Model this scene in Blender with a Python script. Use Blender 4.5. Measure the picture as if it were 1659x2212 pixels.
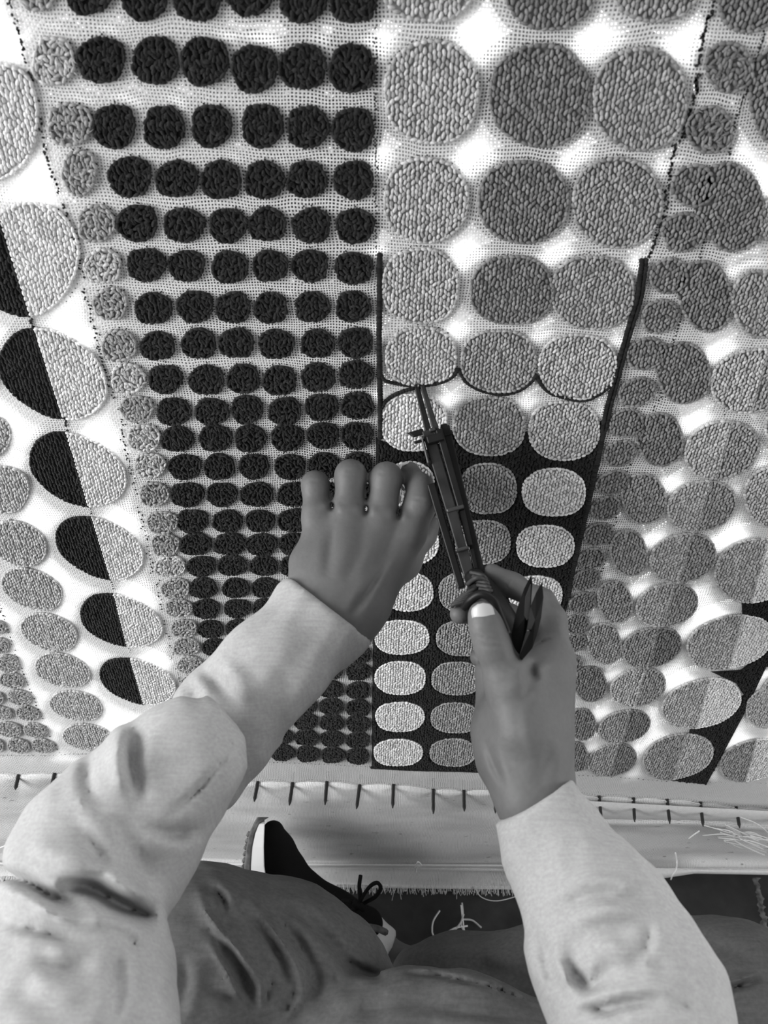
import bpy, math, random
import numpy as np
from mathutils import Vector, Matrix
for o in list(bpy.data.objects): bpy.data.objects.remove(o)
SC = bpy.context.scene
COL = SC.collection
rng = np.random.RandomState(7); random.seed(7)

# ------------------------------------------------------------------ camera
FP = 1700.0; CX, CY = 829.5, 1106.0
CAM = np.array([0.0, -0.475, 1.05]); PITCH = math.radians(41.0); ROLL = math.radians(1.5)
Fv = np.array([0, math.cos(PITCH), -math.sin(PITCH)])
R0 = np.array([1.0, 0, 0]); U0 = np.array([0, math.sin(PITCH), math.cos(PITCH)])
Rv = math.cos(ROLL)*R0 + math.sin(ROLL)*U0
Uv = -math.sin(ROLL)*R0 + math.cos(ROLL)*U0
cd = bpy.data.cameras.new('camera'); cam = bpy.data.objects.new('camera', cd); COL.objects.link(cam)
cd.sensor_fit = 'VERTICAL'; cd.sensor_height = 36.0; cd.lens = FP/2212*36.0; cd.clip_start = 0.01
m = Matrix(((Rv[0], Uv[0], -Fv[0], CAM[0]), (Rv[1], Uv[1], -Fv[1], CAM[1]), (Rv[2], Uv[2], -Fv[2], CAM[2]), (0, 0, 0, 1)))
cam.matrix_world = m
SC.camera = cam
cd.dof.use_dof = True; cd.dof.focus_distance = 0.66; cd.dof.aperture_fstop = 11.0

# ------------------------------------------------------------------ light
w = bpy.data.worlds.new('daylight'); SC.world = w; w.use_nodes = True
w.node_tree.nodes['Background'].inputs[0].default_value = (1, 1, 1, 1)
w.node_tree.nodes['Background'].inputs[1].default_value = 0.34
def area(name, loc, target, sx, sy, power):
    l = bpy.data.lights.new(name, 'AREA'); l.shape = 'RECTANGLE'; l.size = sx; l.size_y = sy; l.energy = power
    o = bpy.data.objects.new(name, l); COL.objects.link(o); o.location = loc
    d = Vector(target)-Vector(loc); o.rotation_euler = d.to_track_quat('-Z', 'Y').to_euler()
    return o
area('window_light', (-1.7, -0.75, 1.15), (0, -0.2, 0.5), 0.9, 1.2, 56)        # daylight from the open side on the left
area('doorway_light', (2.1, -0.8, 0.9), (0.3, 0, 0.2), 0.8, 1.2, 20)
area('back_window_light', (0.42, 0.86, 1.42), (0.22, 0, 0.93), 1.1, 0.75, 130)   # window behind the stretched cloth
SC.view_settings.view_transform = 'Standard'; SC.view_settings.look = 'None'
SC.view_settings.exposure = 0.0; SC.view_settings.gamma = 1.0
SC.view_settings.use_curve_mapping = False

# ------------------------------------------------------------------ helpers
def P(px, py, d): return CAM + (Fv + Rv*((px-CX)/FP) - Uv*((py-CY)/FP))*d
def K(px, py, off=0.0):                       # point on the stretched cloth (plane y=0), off = metres towards the viewer
    r = Fv + Rv*((px-CX)/FP) - Uv*((py-CY)/FP)
    return CAM + r*((-off-CAM[1])/r[1])
def Kz(px, py, z):                            # point on a horizontal plane
    r = Fv + Rv*((px-CX)/FP) - Uv*((py-CY)/FP)
    return CAM + r*((z-CAM[2])/r[2])
def proj(X):
    q = X - CAM.astype(X.dtype); z = q@Fv.astype(X.dtype)
    return (q@Rv.astype(X.dtype))/z*FP+CX, CY-(q@Uv.astype(X.dtype))/z*FP
def mk(name, V, F, mat=None, parent=None, smooth=True, mats=None, mi=None):
    V = np.asarray(V, dtype=np.float32); me = bpy.data.meshes.new(name)
    if isinstance(F, np.ndarray):
        n, k = F.shape
        me.vertices.add(len(V)); me.vertices.foreach_set('co', V.ravel())
        me.loops.add(n*k); me.loops.foreach_set('vertex_index', F.astype(np.int32).ravel())
        me.polygons.add(n); me.polygons.foreach_set('loop_start', np.arange(0, n*k, k, dtype=np.int32))
        me.polygons.foreach_set('loop_total', np.full(n, k, dtype=np.int32))
        me.update(calc_edges=True); me.validate()
    else:
        me.from_pydata([tuple(map(float, v)) for v in V], [], F); me.update()
    if smooth: me.polygons.foreach_set('use_smooth', np.ones(len(me.polygons), dtype=bool))
    o = bpy.data.objects.new(name, me); COL.objects.link(o)
    for mm in (mats or ([mat] if mat else [])): me.materials.append(mm)
    if mi is not None: me.polygons.foreach_set('material_index', np.asarray(mi, dtype=np.int32))
    if parent: o.parent = parent
    return o
def empty(name, loc, label, cat, group=None):
    o = bpy.data.objects.new(name, None); COL.objects.link(o); o.location = (0, 0, 0)
    o.empty_display_size = 0.05
    o['label'] = label; o['category'] = cat
    if group: o['group'] = group
    return o
def tag(o, label, cat, group=None):
    o['label'] = label; o['category'] = cat
    if group: o['group'] = group
    return o
def smooth_pts(pts, n=8):
    pts = np.asarray(pts, float); out = []
    Q = np.vstack([2*pts[0]-pts[1], pts, 2*pts[-1]-pts[-2]])
    for i in range(1, len(Q)-2):
        a, b, c, d = Q[i-1:i+3]
        for t in np.linspace(0, 1, n, endpoint=False):
            out.append(0.5*((2*b)+(-a+c)*t+(2*a-5*b+4*c-d)*t*t+(-a+3*b-3*c+d)*t**3))
    out.append(pts[-1]); return np.array(out)
def tube_vf(pts, r, seg=6, flat=1.0, base=0):
    pts = np.asarray(pts, float); n = len(pts)
    r = np.full(n, r) if np.isscalar(r) else np.interp(np.linspace(0, 1, n), np.linspace(0, 1, len(r)), r)
    T = np.gradient(pts, axis=0); T /= np.linalg.norm(T, axis=1)[:, None]+1e-12
    up = np.array([0.13, -1, 0.21]); up /= np.linalg.norm(up)
    V = []; F = []
    for i in range(n):
        a = np.cross(T[i], up); a /= np.linalg.norm(a)+1e-12; b = np.cross(T[i], a)
        for k in range(seg):
            t = 2*math.pi*k/seg; V.append(pts[i]+r[i]*(a*math.cos(t)+b*flat*math.sin(t)))
    for i in range(n-1):
        for k in range(seg):
            k2 = (k+1) % seg; F.append((base+i*seg+k, base+i*seg+k2, base+(i+1)*seg+k2, base+(i+1)*seg+k))
    F.append(tuple(base+k for k in range(seg))[::-1]); F.append(tuple(base+(n-1)*seg+k for k in range(seg)))
    return V, F
def tubes(name, paths, r, mat, parent=None, seg=6, flat=1.0):
    V = []; F = []
    for p in paths:
        rr = r
        if isinstance(p, tuple): p, rr = p
        v, f = tube_vf(p, rr, seg, flat, len(V)); V += v; F += f
    return mk(name, V, F, mat, parent)

# ---- materials (the photograph is monochrome: every colour is a grey)
def mat(name, g, rough=0.8, spec=0.3, noise=None, bump=None, metal=0.0, sheen=0.0, island=0.0, sss=0):
    m = bpy.data.materials.new(name); m.use_nodes = True; nt = m.node_tree; N = nt.nodes; L = nt.links
    b = N['Principled BSDF']; b.inputs['Roughness'].default_value = rough
    b.inputs['Specular IOR Level'].default_value = spec; b.inputs['Metallic'].default_value = metal
    if sheen: b.inputs['Sheen Weight'].default_value = sheen
    b.inputs['Base Color'].default_value = (g, g, g, 1)
    tc = N.new('ShaderNodeTexCoord'); src = None
    if noise:
        for (sc, lo, hi, stretch) in noise:
            mp = N.new('ShaderNodeMapping'); mp.inputs['Scale'].default_value = stretch
            mp.inputs['Rotation'].default_value = (0.0, 0.4, 0.0) if stretch != (1, 1, 1) else (0, 0, 0)
            L.new(tc.outputs['Object'], mp.inputs['Vector'])
            n = N.new('ShaderNodeTexNoise'); n.inputs['Scale'].default_value = sc; n.inputs['Detail'].default_value = 4
            L.new(mp.outputs[0], n.inputs['Vector'])
            mr = N.new('ShaderNodeMapRange'); mr.inputs[1].default_value = 0.3; mr.inputs[2].default_value = 0.7
            mr.inputs[3].default_value = lo; mr.inputs[4].default_value = hi
            L.new(n.outputs['Fac'], mr.inputs[0])
            if src is None: src = mr.outputs[0]
            else:
                mu = N.new('ShaderNodeMath'); mu.operation = 'MULTIPLY'; L.new(src, mu.inputs[0]); L.new(mr.outputs[0], mu.inputs[1]); src = mu.outputs[0]
    if island:
        ge = N.new('ShaderNodeNewGeometry'); mr = N.new('ShaderNodeMapRange')
        mr.inputs[3].default_value = 1-island; mr.inputs[4].default_value = 1+island
        L.new(ge.outputs['Random Per Island'], mr.inputs[0])
        if src is None: src = mr.outputs[0]
        else:
            mu = N.new('ShaderNodeMath'); mu.operation = 'MULTIPLY'; L.new(src, mu.inputs[0]); L.new(mr.outputs[0], mu.inputs[1]); src = mu.outputs[0]
    if src is not None:
        mu = N.new('ShaderNodeMath'); mu.operation = 'MULTIPLY'; mu.inputs[1].default_value = g; L.new(src, mu.inputs[0])
        cc = N.new('ShaderNodeCombineColor')
        for i in range(3): L.new(mu.outputs[0], cc.inputs[i])
        L.new(cc.outputs[0], b.inputs['Base Color'])
    if bump:
        n = N.new('ShaderNodeTexNoise'); n.inputs['Scale'].default_value = bump[0]; n.inputs['Detail'].default_value = 3
        L.new(tc.outputs['Object'], n.inputs['Vector'])
        bp = N.new('ShaderNodeBump'); bp.inputs['Strength'].default_value = bump[1]; bp.inputs['Distance'].default_value = bump[2]
        L.new(n.outputs['Fac'], bp.inputs['Height']); L.new(bp.outputs[0], b.inputs['Normal'])
    return m
def weave_mat(name, g, pitch=0.0019, hole=0.6, trans=0.45, opac=1.0, stain=False, density=None, flow=False):
    """open plain weave: threads over and under each other, real gaps between them"""
    m = bpy.data.materials.new(name); m.use_nodes = True; nt = m.node_tree; N = nt.nodes; L = nt.links
    N.remove(N['Principled BSDF']); out = N['Material Output']
    def math_(op, a, b=None, c=None):
        n = N.new('ShaderNodeMath'); n.operation = op
        for i, v in enumerate((a, b, c)):
            if v is None: continue
            if isinstance(v, (int, float)): n.inputs[i].default_value = v
            else: L.new(v, n.inputs[i])
        return n.outputs[0]
    tc = N.new('ShaderNodeTexCoord')
    no = N.new('ShaderNodeTexNoise'); no.inputs['Scale'].default_value = 22; no.inputs['Detail'].default_value = 2
    L.new(tc.outputs['Object'], no.inputs['Vector'])
    sp = N.new('ShaderNodeSeparateXYZ'); L.new(tc.outputs['Object'], sp.inputs[0])
    sn = N.new('ShaderNodeSeparateColor'); L.new(no.outputs['Color'], sn.inputs[0])
    x = math_('ADD', sp.outputs[0], math_('MULTIPLY', sn.outputs[0], 0.012))
    z = math_('ADD', sp.outputs[2], math_('MULTIPLY', sn.outputs[1], 0.012))
    if flow: z = math_('ADD', z, sp.outputs[1])
    u = math_('MULTIPLY', x, math.pi/pitch); v = math_('MULTIPLY', z, math.pi/pitch)
    au = math_('ABSOLUTE', math_('SINE', u)); av = math_('ABSOLUTE', math_('SINE', v))      # 1 = thread centre
    n2 = N.new('ShaderNodeTexNoise'); n2.inputs['Scale'].default_value = 260; n2.inputs['Detail'].default_value = 2
    L.new(tc.outputs['Object'], n2.inputs['Vector'])
    n3 = N.new('ShaderNodeTexNoise'); n3.inputs['Scale'].default_value = 9; n3.inputs['Detail'].default_value = 3
    L.new(tc.outputs['Object'], n3.inputs['Vector'])
    jit = math_('ADD', math_('MULTIPLY', math_('SUBTRACT', n2.outputs['Fac'], 0.5), 0.5), math_('MULTIPLY', math_('SUBTRACT', n3.outputs['Fac'], 0.5), 0.5))
    if density:      # closer weave towards both sides of the sheet
        ax = math_('ABSOLUTE', math_('SUBTRACT', sp.outputs[0], 0.04))
        jit = math_('SUBTRACT', jit, math_('MULTIPLY', math_('MAXIMUM', math_('SUBTRACT', ax, 0.10), 0.0), density))
    mx = math_('MAXIMUM', au, av)
    thr = math_('ADD', jit, hole)
    mr = N.new('ShaderNodeMapRange'); mr.interpolation_type = 'SMOOTHSTEP'
    L.new(mx, mr.inputs[0]); L.new(math_('SUBTRACT', thr, 0.08), mr.inputs[1]); L.new(math_('ADD', thr, 0.08), mr.inputs[2])
    solid = mr.outputs[0]
    su = math_('MULTIPLY', math_('SINE', u), math_('SINE', v))
    tone = math_('ADD', math_('MULTIPLY', math_('POWER', mx, 3.0), 0.20), 0.80)
    tone = math_('ADD', tone, math_('MULTIPLY', math_('SUBTRACT', n2.outputs['Fac'], 0.5), 0.22))
    tone = math_('ADD', tone, math_('MULTIPLY', math_('SUBTRACT', n3.outputs['Fac'], 0.5), 0.10))
    col = math_('MULTIPLY', tone, g)
    if stain:
        n4 = N.new('ShaderNodeTexNoise'); n4.inputs['Scale'].default_value = 7; n4.inputs['Detail'].default_value = 5
        mp = N.new('ShaderNodeMapping'); mp.inputs['Scale'].default_value = (1, 1, 3.2); L.new(tc.outputs['Object'], mp.inputs[0]); L.new(mp.outputs[0], n4.inputs['Vector'])
        r4 = N.new('ShaderNodeMapRange'); r4.inputs[1].default_value = 0.36; r4.inputs[2].default_value = 0.58; r4.inputs[3].default_value = 0.72; r4.inputs[4].default_value = 1.0
        L.new(n4.outputs['Fac'], r4.inputs[0]); col = math_('MULTIPLY', col, r4.outputs[0])
        n5 = N.new('ShaderNodeTexNoise'); n5.inputs['Scale'].default_value = 75; L.new(mp.outputs[0], n5.inputs['Vector'])
        r5 = N.new('ShaderNodeMapRange'); r5.inputs[1].default_value = 0.24; r5.inputs[2].default_value = 0.30; r5.inputs[3].default_value = 0.35; r5.inputs[4].default_value = 1.0
        L.new(n5.outputs['Fac'], r5.inputs[0]); col = math_('MULTIPLY', col, r5.outputs[0])
    cc = N.new('ShaderNodeCombineColor')
    for i in range(3): L.new(col, cc.inputs[i])
    df = N.new('ShaderNodeBsdfDiffuse'); L.new(cc.outputs[0], df.inputs[0])
    tr = N.new('ShaderNodeBsdfTranslucent'); L.new(cc.outputs[0], tr.inputs[0])
    bp = N.new('ShaderNodeBump'); bp.inputs['Strength'].default_value = 0.5; bp.inputs['Distance'].default_value = 0.0006
    L.new(math_('ADD', mx, math_('MULTIPLY', su, 0.3)), bp.inputs['Height']); L.new(bp.outputs[0], df.inputs['Normal'])
    ms = N.new('ShaderNodeMixShader'); ms.inputs[0].default_value = trans; L.new(df.outputs[0], ms.inputs[1]); L.new(tr.outputs[0], ms.inputs[2])
    tp = N.new('ShaderNodeBsdfTransparent')
    m2 = N.new('ShaderNodeMixShader'); L.new(math_('MULTIPLY', math_('ADD', math_('MULTIPLY', solid, 1.0), 0.0), opac), m2.inputs[0])
    L.new(tp.outputs[0], m2.inputs[1]); L.new(ms.outputs[0], m2.inputs[2]); L.new(m2.outputs[0], out.inputs[0])
    return m
M = {}
M['cloth'] = weave_mat('backing_weave', 0.84, 0.0019, 0.68, 0.24, density=1.3)
M['flap'] = weave_mat('flap_weave', 0.93, 0.0017, 0.61, 0.10, stain=True, flow=True)
M['hem'] = weave_mat('hem_weave', 0.85, 0.0014, 0.25, 0.1, flow=True)
M['yarn_dark'] = mat('yarn_charcoal', 0.020, 0.95, 0.08, island=0.55, sheen=0.12)
M['yarn_black'] = mat('yarn_black', 0.016, 0.95, 0.06, island=0.4, sheen=0.08)
M['yarn_mid'] = mat('yarn_mid_grey', 0.19, 0.9, 0.15, island=0.38, sheen=0.1)
M['yarn_grey'] = mat('yarn_grey', 0.31, 0.9, 0.15, island=0.34, sheen=0.1)
M['yarn_light'] = mat('yarn_light_grey', 0.45, 0.9, 0.15, island=0.32, sheen=0.1)
M['yarn_pale'] = mat('yarn_pale', 0.70, 0.9, 0.15, island=0.25, sheen=0.1)
M['yarn_white'] = mat('yarn_off_white', 0.78, 0.9, 0.15, island=0.18)
M['ink_and_gap'] = mat('ink_and_gap', 0.02, 0.9)
M['skin'] = mat('skin', 0.115, 0.55, 0.35, noise=[(30, 0.9, 1.1, (1, 1, 1)), (350, 0.95, 1.05, (1, 1, 1))], bump=(420, 0.25, 0.0006))
M['nail'] = mat('fingernail', 0.45, 0.35, 0.5)
M['linen'] = mat('linen_shirt', 0.36, 0.9, 0.12, noise=[(600, 0.93, 1.07, (1, 1, 0.04)), (600, 0.93, 1.07, (0.04, 1, 1)), (20, 0.96, 1.03, (1, 1, 1))], bump=(600, 0.2, 0.0006))
M['seam'] = mat('linen_seam', 0.50, 0.9, 0.1)
M['trouser'] = mat('trouser_cloth', 0.10, 0.9, 0.12, noise=[(300, 0.9, 1.1, (1, 1, 0.1)), (300, 0.9, 1.1, (0.1, 1, 1)), (12, 0.88, 1.12, (1, 1, 1))], bump=(900, 0.2, 0.0005))
M['black_metal'] = mat('black_metal', 0.008, 0.42, 0.22, noise=[(60, 0.7, 1.5, (1, 1, 1))])
M['blade'] = mat('blackened_blade', 0.005, 0.5, 0.08)
M['worn_metal'] = mat('worn_dark_metal', 0.020, 0.45, 0.25, noise=[(80, 0.6, 1.5, (1, 1, 1))])
M['steel_edge'] = mat('ground_steel', 0.035, 0.35, 0.4)
M['nail_iron'] = mat('nail_iron', 0.014, 0.6, 0.3)
M['shoe_black'] = mat('shoe_knit', 0.008, 0.9, 0.1, bump=(700, 0.5, 0.0008))
M['shoe_white'] = mat('midsole_foam', 0.72, 0.6, 0.3)
M['shoe_grey'] = mat('outsole_rubber', 0.10, 0.8, 0.2, noise=[(120, 0.5, 1.5, (1, 1, 1))])
M['sock'] = mat('sock_knit', 0.55, 0.9, 0.1, bump=(900, 0.5, 0.0008))
M['wood'] = mat('timber', 0.38, 0.8, 0.2, noise=[(60, 0.7, 1.2, (0.05, 1, 1))])
M['rubber'] = mat('rubber_band', 0.04, 0.6, 0.3)
M['wall'] = mat('plaster', 0.55, 0.9, 0.1, noise=[(4, 0.9, 1.1, (1, 1, 1))])
M['floor'] = mat('dark_concrete', 0.034, 0.75, 0.2, noise=[(9, 0.65, 1.4, (1, 1, 1)), (60, 0.85, 1.15, (1, 1, 1))], bump=(60, 0.4, 0.002))

# ------------------------------------------------------------------ setting
def box(name, lo, hi, m, parent=None):
    x0, y0, z0 = lo; x1, y1, z1 = hi
    V = [(x0, y0, z0), (x1, y0, z0), (x1, y1, z0), (x0, y1, z0), (x0, y0, z1), (x1, y0, z1), (x1, y1, z1), (x0, y1, z1)]
    F = [(0, 3, 2, 1), (4, 5, 6, 7), (0, 1, 5, 4), (1, 2, 6, 5), (2, 3, 7, 6), (3, 0, 4, 7)]
    return mk(name, V, F, m, parent, smooth=False)
fl = box('floor', (-2.6, -2.4, -0.05), (2.6, 1.0, 0), M['floor']); fl['kind'] = 'structure'
jv = []; jf = []
for i_ in range(40):
    c_ = Kz(1632+rng.normal(0, 2)+i_*.9, 1896+i_*4.5, .0); w_ = rng.uniform(.002, .006)
    jv += [(c_[0]-w_, c_[1], .0), (c_[0], c_[1], .0012), (c_[0]+w_, c_[1], .0)]
    if i_: b_ = 3*i_; jf += [(b_-3, b_-2, b_+1, b_), (b_-2, b_-1, b_+2, b_+1)]
mk('floor_joint', jv, jf, mat('old_mortar', 0.12, 0.9, noise=[(150, 0.3, 1.5, (1, 1, 1))]), fl)
wv = []; wf = []
for lo, hi in (((-2.6, 0.92, 0), (2.6, 1.0, 0.95)), ((-2.6, 0.92, 1.9), (2.6, 1.0, 2.4)), ((-2.6, 0.92, 0.95), (-0.2, 1.0, 1.9)), ((1.05, 0.92, 0.95), (2.6, 1.0, 1.9))):
    b = len(wv); x0, y0, z0 = lo; x1, y1, z1 = hi
    wv += [(x0, y0, z0), (x1, y0, z0), (x1, y1, z0), (x0, y1, z0), (x0, y0, z1), (x1, y0, z1), (x1, y1, z1), (x0, y1, z1)]
    wf += [tuple(b+i for i in f) for f in ((0, 3, 2, 1), (4, 5, 6, 7), (0, 1, 5, 4), (1, 2, 6, 5), (2, 3, 7, 6), (3, 0, 4, 7))]
wb = mk('wall_back', wv, wf, M['wall'], smooth=False); wb['kind'] = 'structure'

# ------------------------------------------------------------------ timber frame with its spikes
NAILS = [(-35, 1674, -50, 1704), (40, 1675, 33, 1706), (118, 1672, 109, 1706), (195, 1676, 186, 1711), (270, 1678, 261, 1716), (342, 1681, 334, 1722), (412, 1683, 405, 1724), (484, 1686, 477, 1727),
         (557, 1690, 549, 1732), (632, 1692, 625, 1740), (706, 1690, 702, 1739), (777, 1697, 770, 1748), (850, 1696, 848, 1746), (936, 1706, 936, 1758), (1002, 1709, 1003, 1753), (1071, 1709, 1070, 1757),
         (1146, 1714, 1148, 1762), (1220, 1717, 1223, 1765), (1294, 1721, 1299, 1769), (1368, 1725, 1371, 1776), (1441, 1728, 1447, 1780), (1513, 1734, 1519, 1786), (1590, 1744, 1598, 1789), (1665, 1748, 1674, 1794), (1740, 1752, 1750, 1798)]
NAIL_Z = float(K(706, 1690)[2])
fr = empty('timber_frame', None, 'timber frame beam on the floor with a row of black spikes pinning the cloth', 'frame')
def beam(name, lo, hi):
    o = box(name, lo, hi, M['wood'], fr); bv = o.modifiers.new('b', 'BEVEL'); bv.width = 0.004; bv.segments = 2; return o
beam('beam', (-1.0, 0.012, 0.0), (1.0, 0.085, NAIL_Z+0.045))
beam('upright', (-1.08, 0.012, 0.0), (-1.0, 0.085, 1.7)); beam('upright', (1.0, 0.012, 0.0), (1.08, 0.085, 1.7)); beam('beam', (-1.08, 0.012, 1.7), (1.08, 0.085, 1.78))
def spike(x0, y0, x1, y1):
    a = K(x0, y0, 0.0005)
    # nail leaves the cloth roughly at right angles; solve its length from the seen tip
    best = None
    for L in np.linspace(0.01, 0.045, 60):
        q = K(x1, y1, L)
        e = abs(q[2]-(a[2]-0.10*L)) 
        if best is None or e < best[0]: best = (e, q)
    b = best[1]; back = a+(a-b)/np.linalg.norm(a-b)*0.025
    d = (b-a)/np.linalg.norm(b-a); s = np.cross(d, [0, 0, 1]); s /= np.linalg.norm(s); t = np.cross(s, d)
    V = []; r = 0.0021
    for p, rr in ((back, r), (a, r), (a+(b-a)*0.82, r*0.95), (b, r*0.25)):
        for k in range(6):
            an = math.pi/3*k+0.3; V.append(p+rr*(s*math.cos(an)+t*math.sin(an)))
    F = [(i*6+k, i*6+(k+1) % 6, i*6+6+(k+1) % 6, i*6+6+k) for i in range(3) for k in range(6)]+[(18, 19, 20, 21, 22, 23), (5, 4, 3, 2, 1, 0)]
    return mk('nail', V, F, M['nail_iron'], fr, smooth=False)
for n in NAILS: spike(*n)

# ------------------------------------------------------------------ stretched cloth
rug = empty('tufting_cloth', None, 'open-weave backing cloth stretched on the frame, half tufted with grey and black ovals', 'textile')
nx_, nz_ = 260, 190
nl = np.array([K(a, b)[[0, 2]] for a, b, _, _ in NAILS])
def nail_line(x):
    z = np.interp(x, nl[:, 0], nl[:, 1]); i = np.clip(np.searchsorted(nl[:, 0], x)-1, 0, len(nl)-2)
    t = np.clip((x-nl[i, 0])/(nl[i+1, 0]-nl[i, 0]), 0, 1)
    return z + 0.0028*np.sin(t*math.pi)       # the edge sags upwards between spikes
def wavy(X, Z):
    return 0.0
xs = np.linspace(-0.98, 0.98, nx_*2); V = []; ts = np.linspace(0, 1, nz_)
zb = nail_line(xs)
X = np.repeat(xs[:, None], nz_, 1); Z = zb[:, None]+(1.69-zb[:, None])*ts[None, :]**1.3
Y = X*0
V = np.stack([X, Y, Z], -1).reshape(-1, 3)
ii, jj = np.meshgrid(np.arange(nx_*2-1), np.arange(nz_-1), indexing='ij'); a = (ii*nz_+jj).ravel()
mk('backing_cloth', V, np.stack([a, a+nz_, a+nz_+1, a+1], 1), M['cloth'], rug)

# ---- stitches
def ell(cx, cy, rx, ry, tilt=0, n=40, e=2.25, wob=0.018):
    t = np.linspace(0, 2*math.pi, n, endpoint=False); c, s = np.cos(t), np.sin(t)
    ph = rng.rand(4)*6.28
    k = 1+wob*(np.sin(3*t+ph[0])+np.sin(5*t+ph[1])*0.7+np.sin(8*t+ph[2])*0.5)
    x = rx*np.sign(c)*np.abs(c)**(2/e)*k; y = ry*np.sign(s)*np.abs(s)**(2/e)*k
    a = math.radians(tilt); return np.stack([cx+x*math.cos(a)-y*math.sin(a), cy+x*math.sin(a)+y*math.cos(a)], 1)
def to_cloth(poly): return np.array([K(p[0], p[1])[[0, 2]] for p in poly])
def pip(pts, poly):
    x, y = pts[:, 0], pts[:, 1]; ins = np.zeros(len(pts), bool); n = len(poly); j = n-1
    for i in range(n):
        xi, yi = poly[i]; xj, yj = poly[j]
        ins ^= ((yi > y) != (yj > y)) & (x < (xj-xi)*(y-yi)/((yj-yi) if yj != yi else 1e-12)+xi); j = i
    return ins
def pdist(pts, poly, closed=True):
    d = np.full(len(pts), 1e9); n = len(poly)
    for i in range(n if closed else n-1):
        a = poly[i]; b = poly[(i+1) % n]; ab = b-a; h = np.clip(((pts-a)@ab)/(ab@ab+1e-15), 0, 1)
        d = np.minimum(d, np.linalg.norm(pts-a-h[:, None]*ab, axis=1))
    return d
SV = []; _seg = 6
for ph in (math.pi*0.28, math.pi*0.5, math.pi*0.72):
    for k in range(_seg): SV.append((math.sin(ph)*math.cos(2*math.pi*k/_seg), math.sin(ph)*math.sin(2*math.pi*k/_seg), math.cos(ph)))
SV = [(0, 0, 1)]+SV+[(0, 0, -1)]; SV = np.array(SV)       # x across, y out, z along
SF = [(0, 1+k, 1+(k+1) % _seg) for k in range(_seg)]
for r in range(2):
    for k in range(_seg):
        a, b, c, d = 1+r*_seg+k, 1+r*_seg+(k+1) % _seg, 1+(r+1)*_seg+(k+1) % _seg, 1+(r+1)*_seg+k
        SF += [(a, d, c), (a, c, b)]
SF += [(1+2*_seg+(k+1) % _seg, 1+2*_seg+k, 1+3*_seg) for k in range(_seg)]
SF = np.array(SF)
def stitches(C, ang, L, Wd, H, lift=0.0):
    n = len(C); L = L*np.ones(n); Wd = Wd*np.ones(n); H = H*np.ones(n)
    loc = SV[None]*np.stack([Wd, H, L], 1)[:, None, :]
    ca, sa = np.cos(ang)[:, None], np.sin(ang)[:, None]
    x = loc[..., 0]*ca - loc[..., 2]*sa; z = loc[..., 0]*sa+loc[..., 2]*ca
    V = np.stack([x+C[:, 0, None], -0.0012-lift+loc[..., 1], z+C[:, 1, None]], -1).reshape(-1, 3)
    F = (SF[None]+(np.arange(n)*len(SV))[:, None, None]).reshape(-1, 3); return V, F
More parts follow.
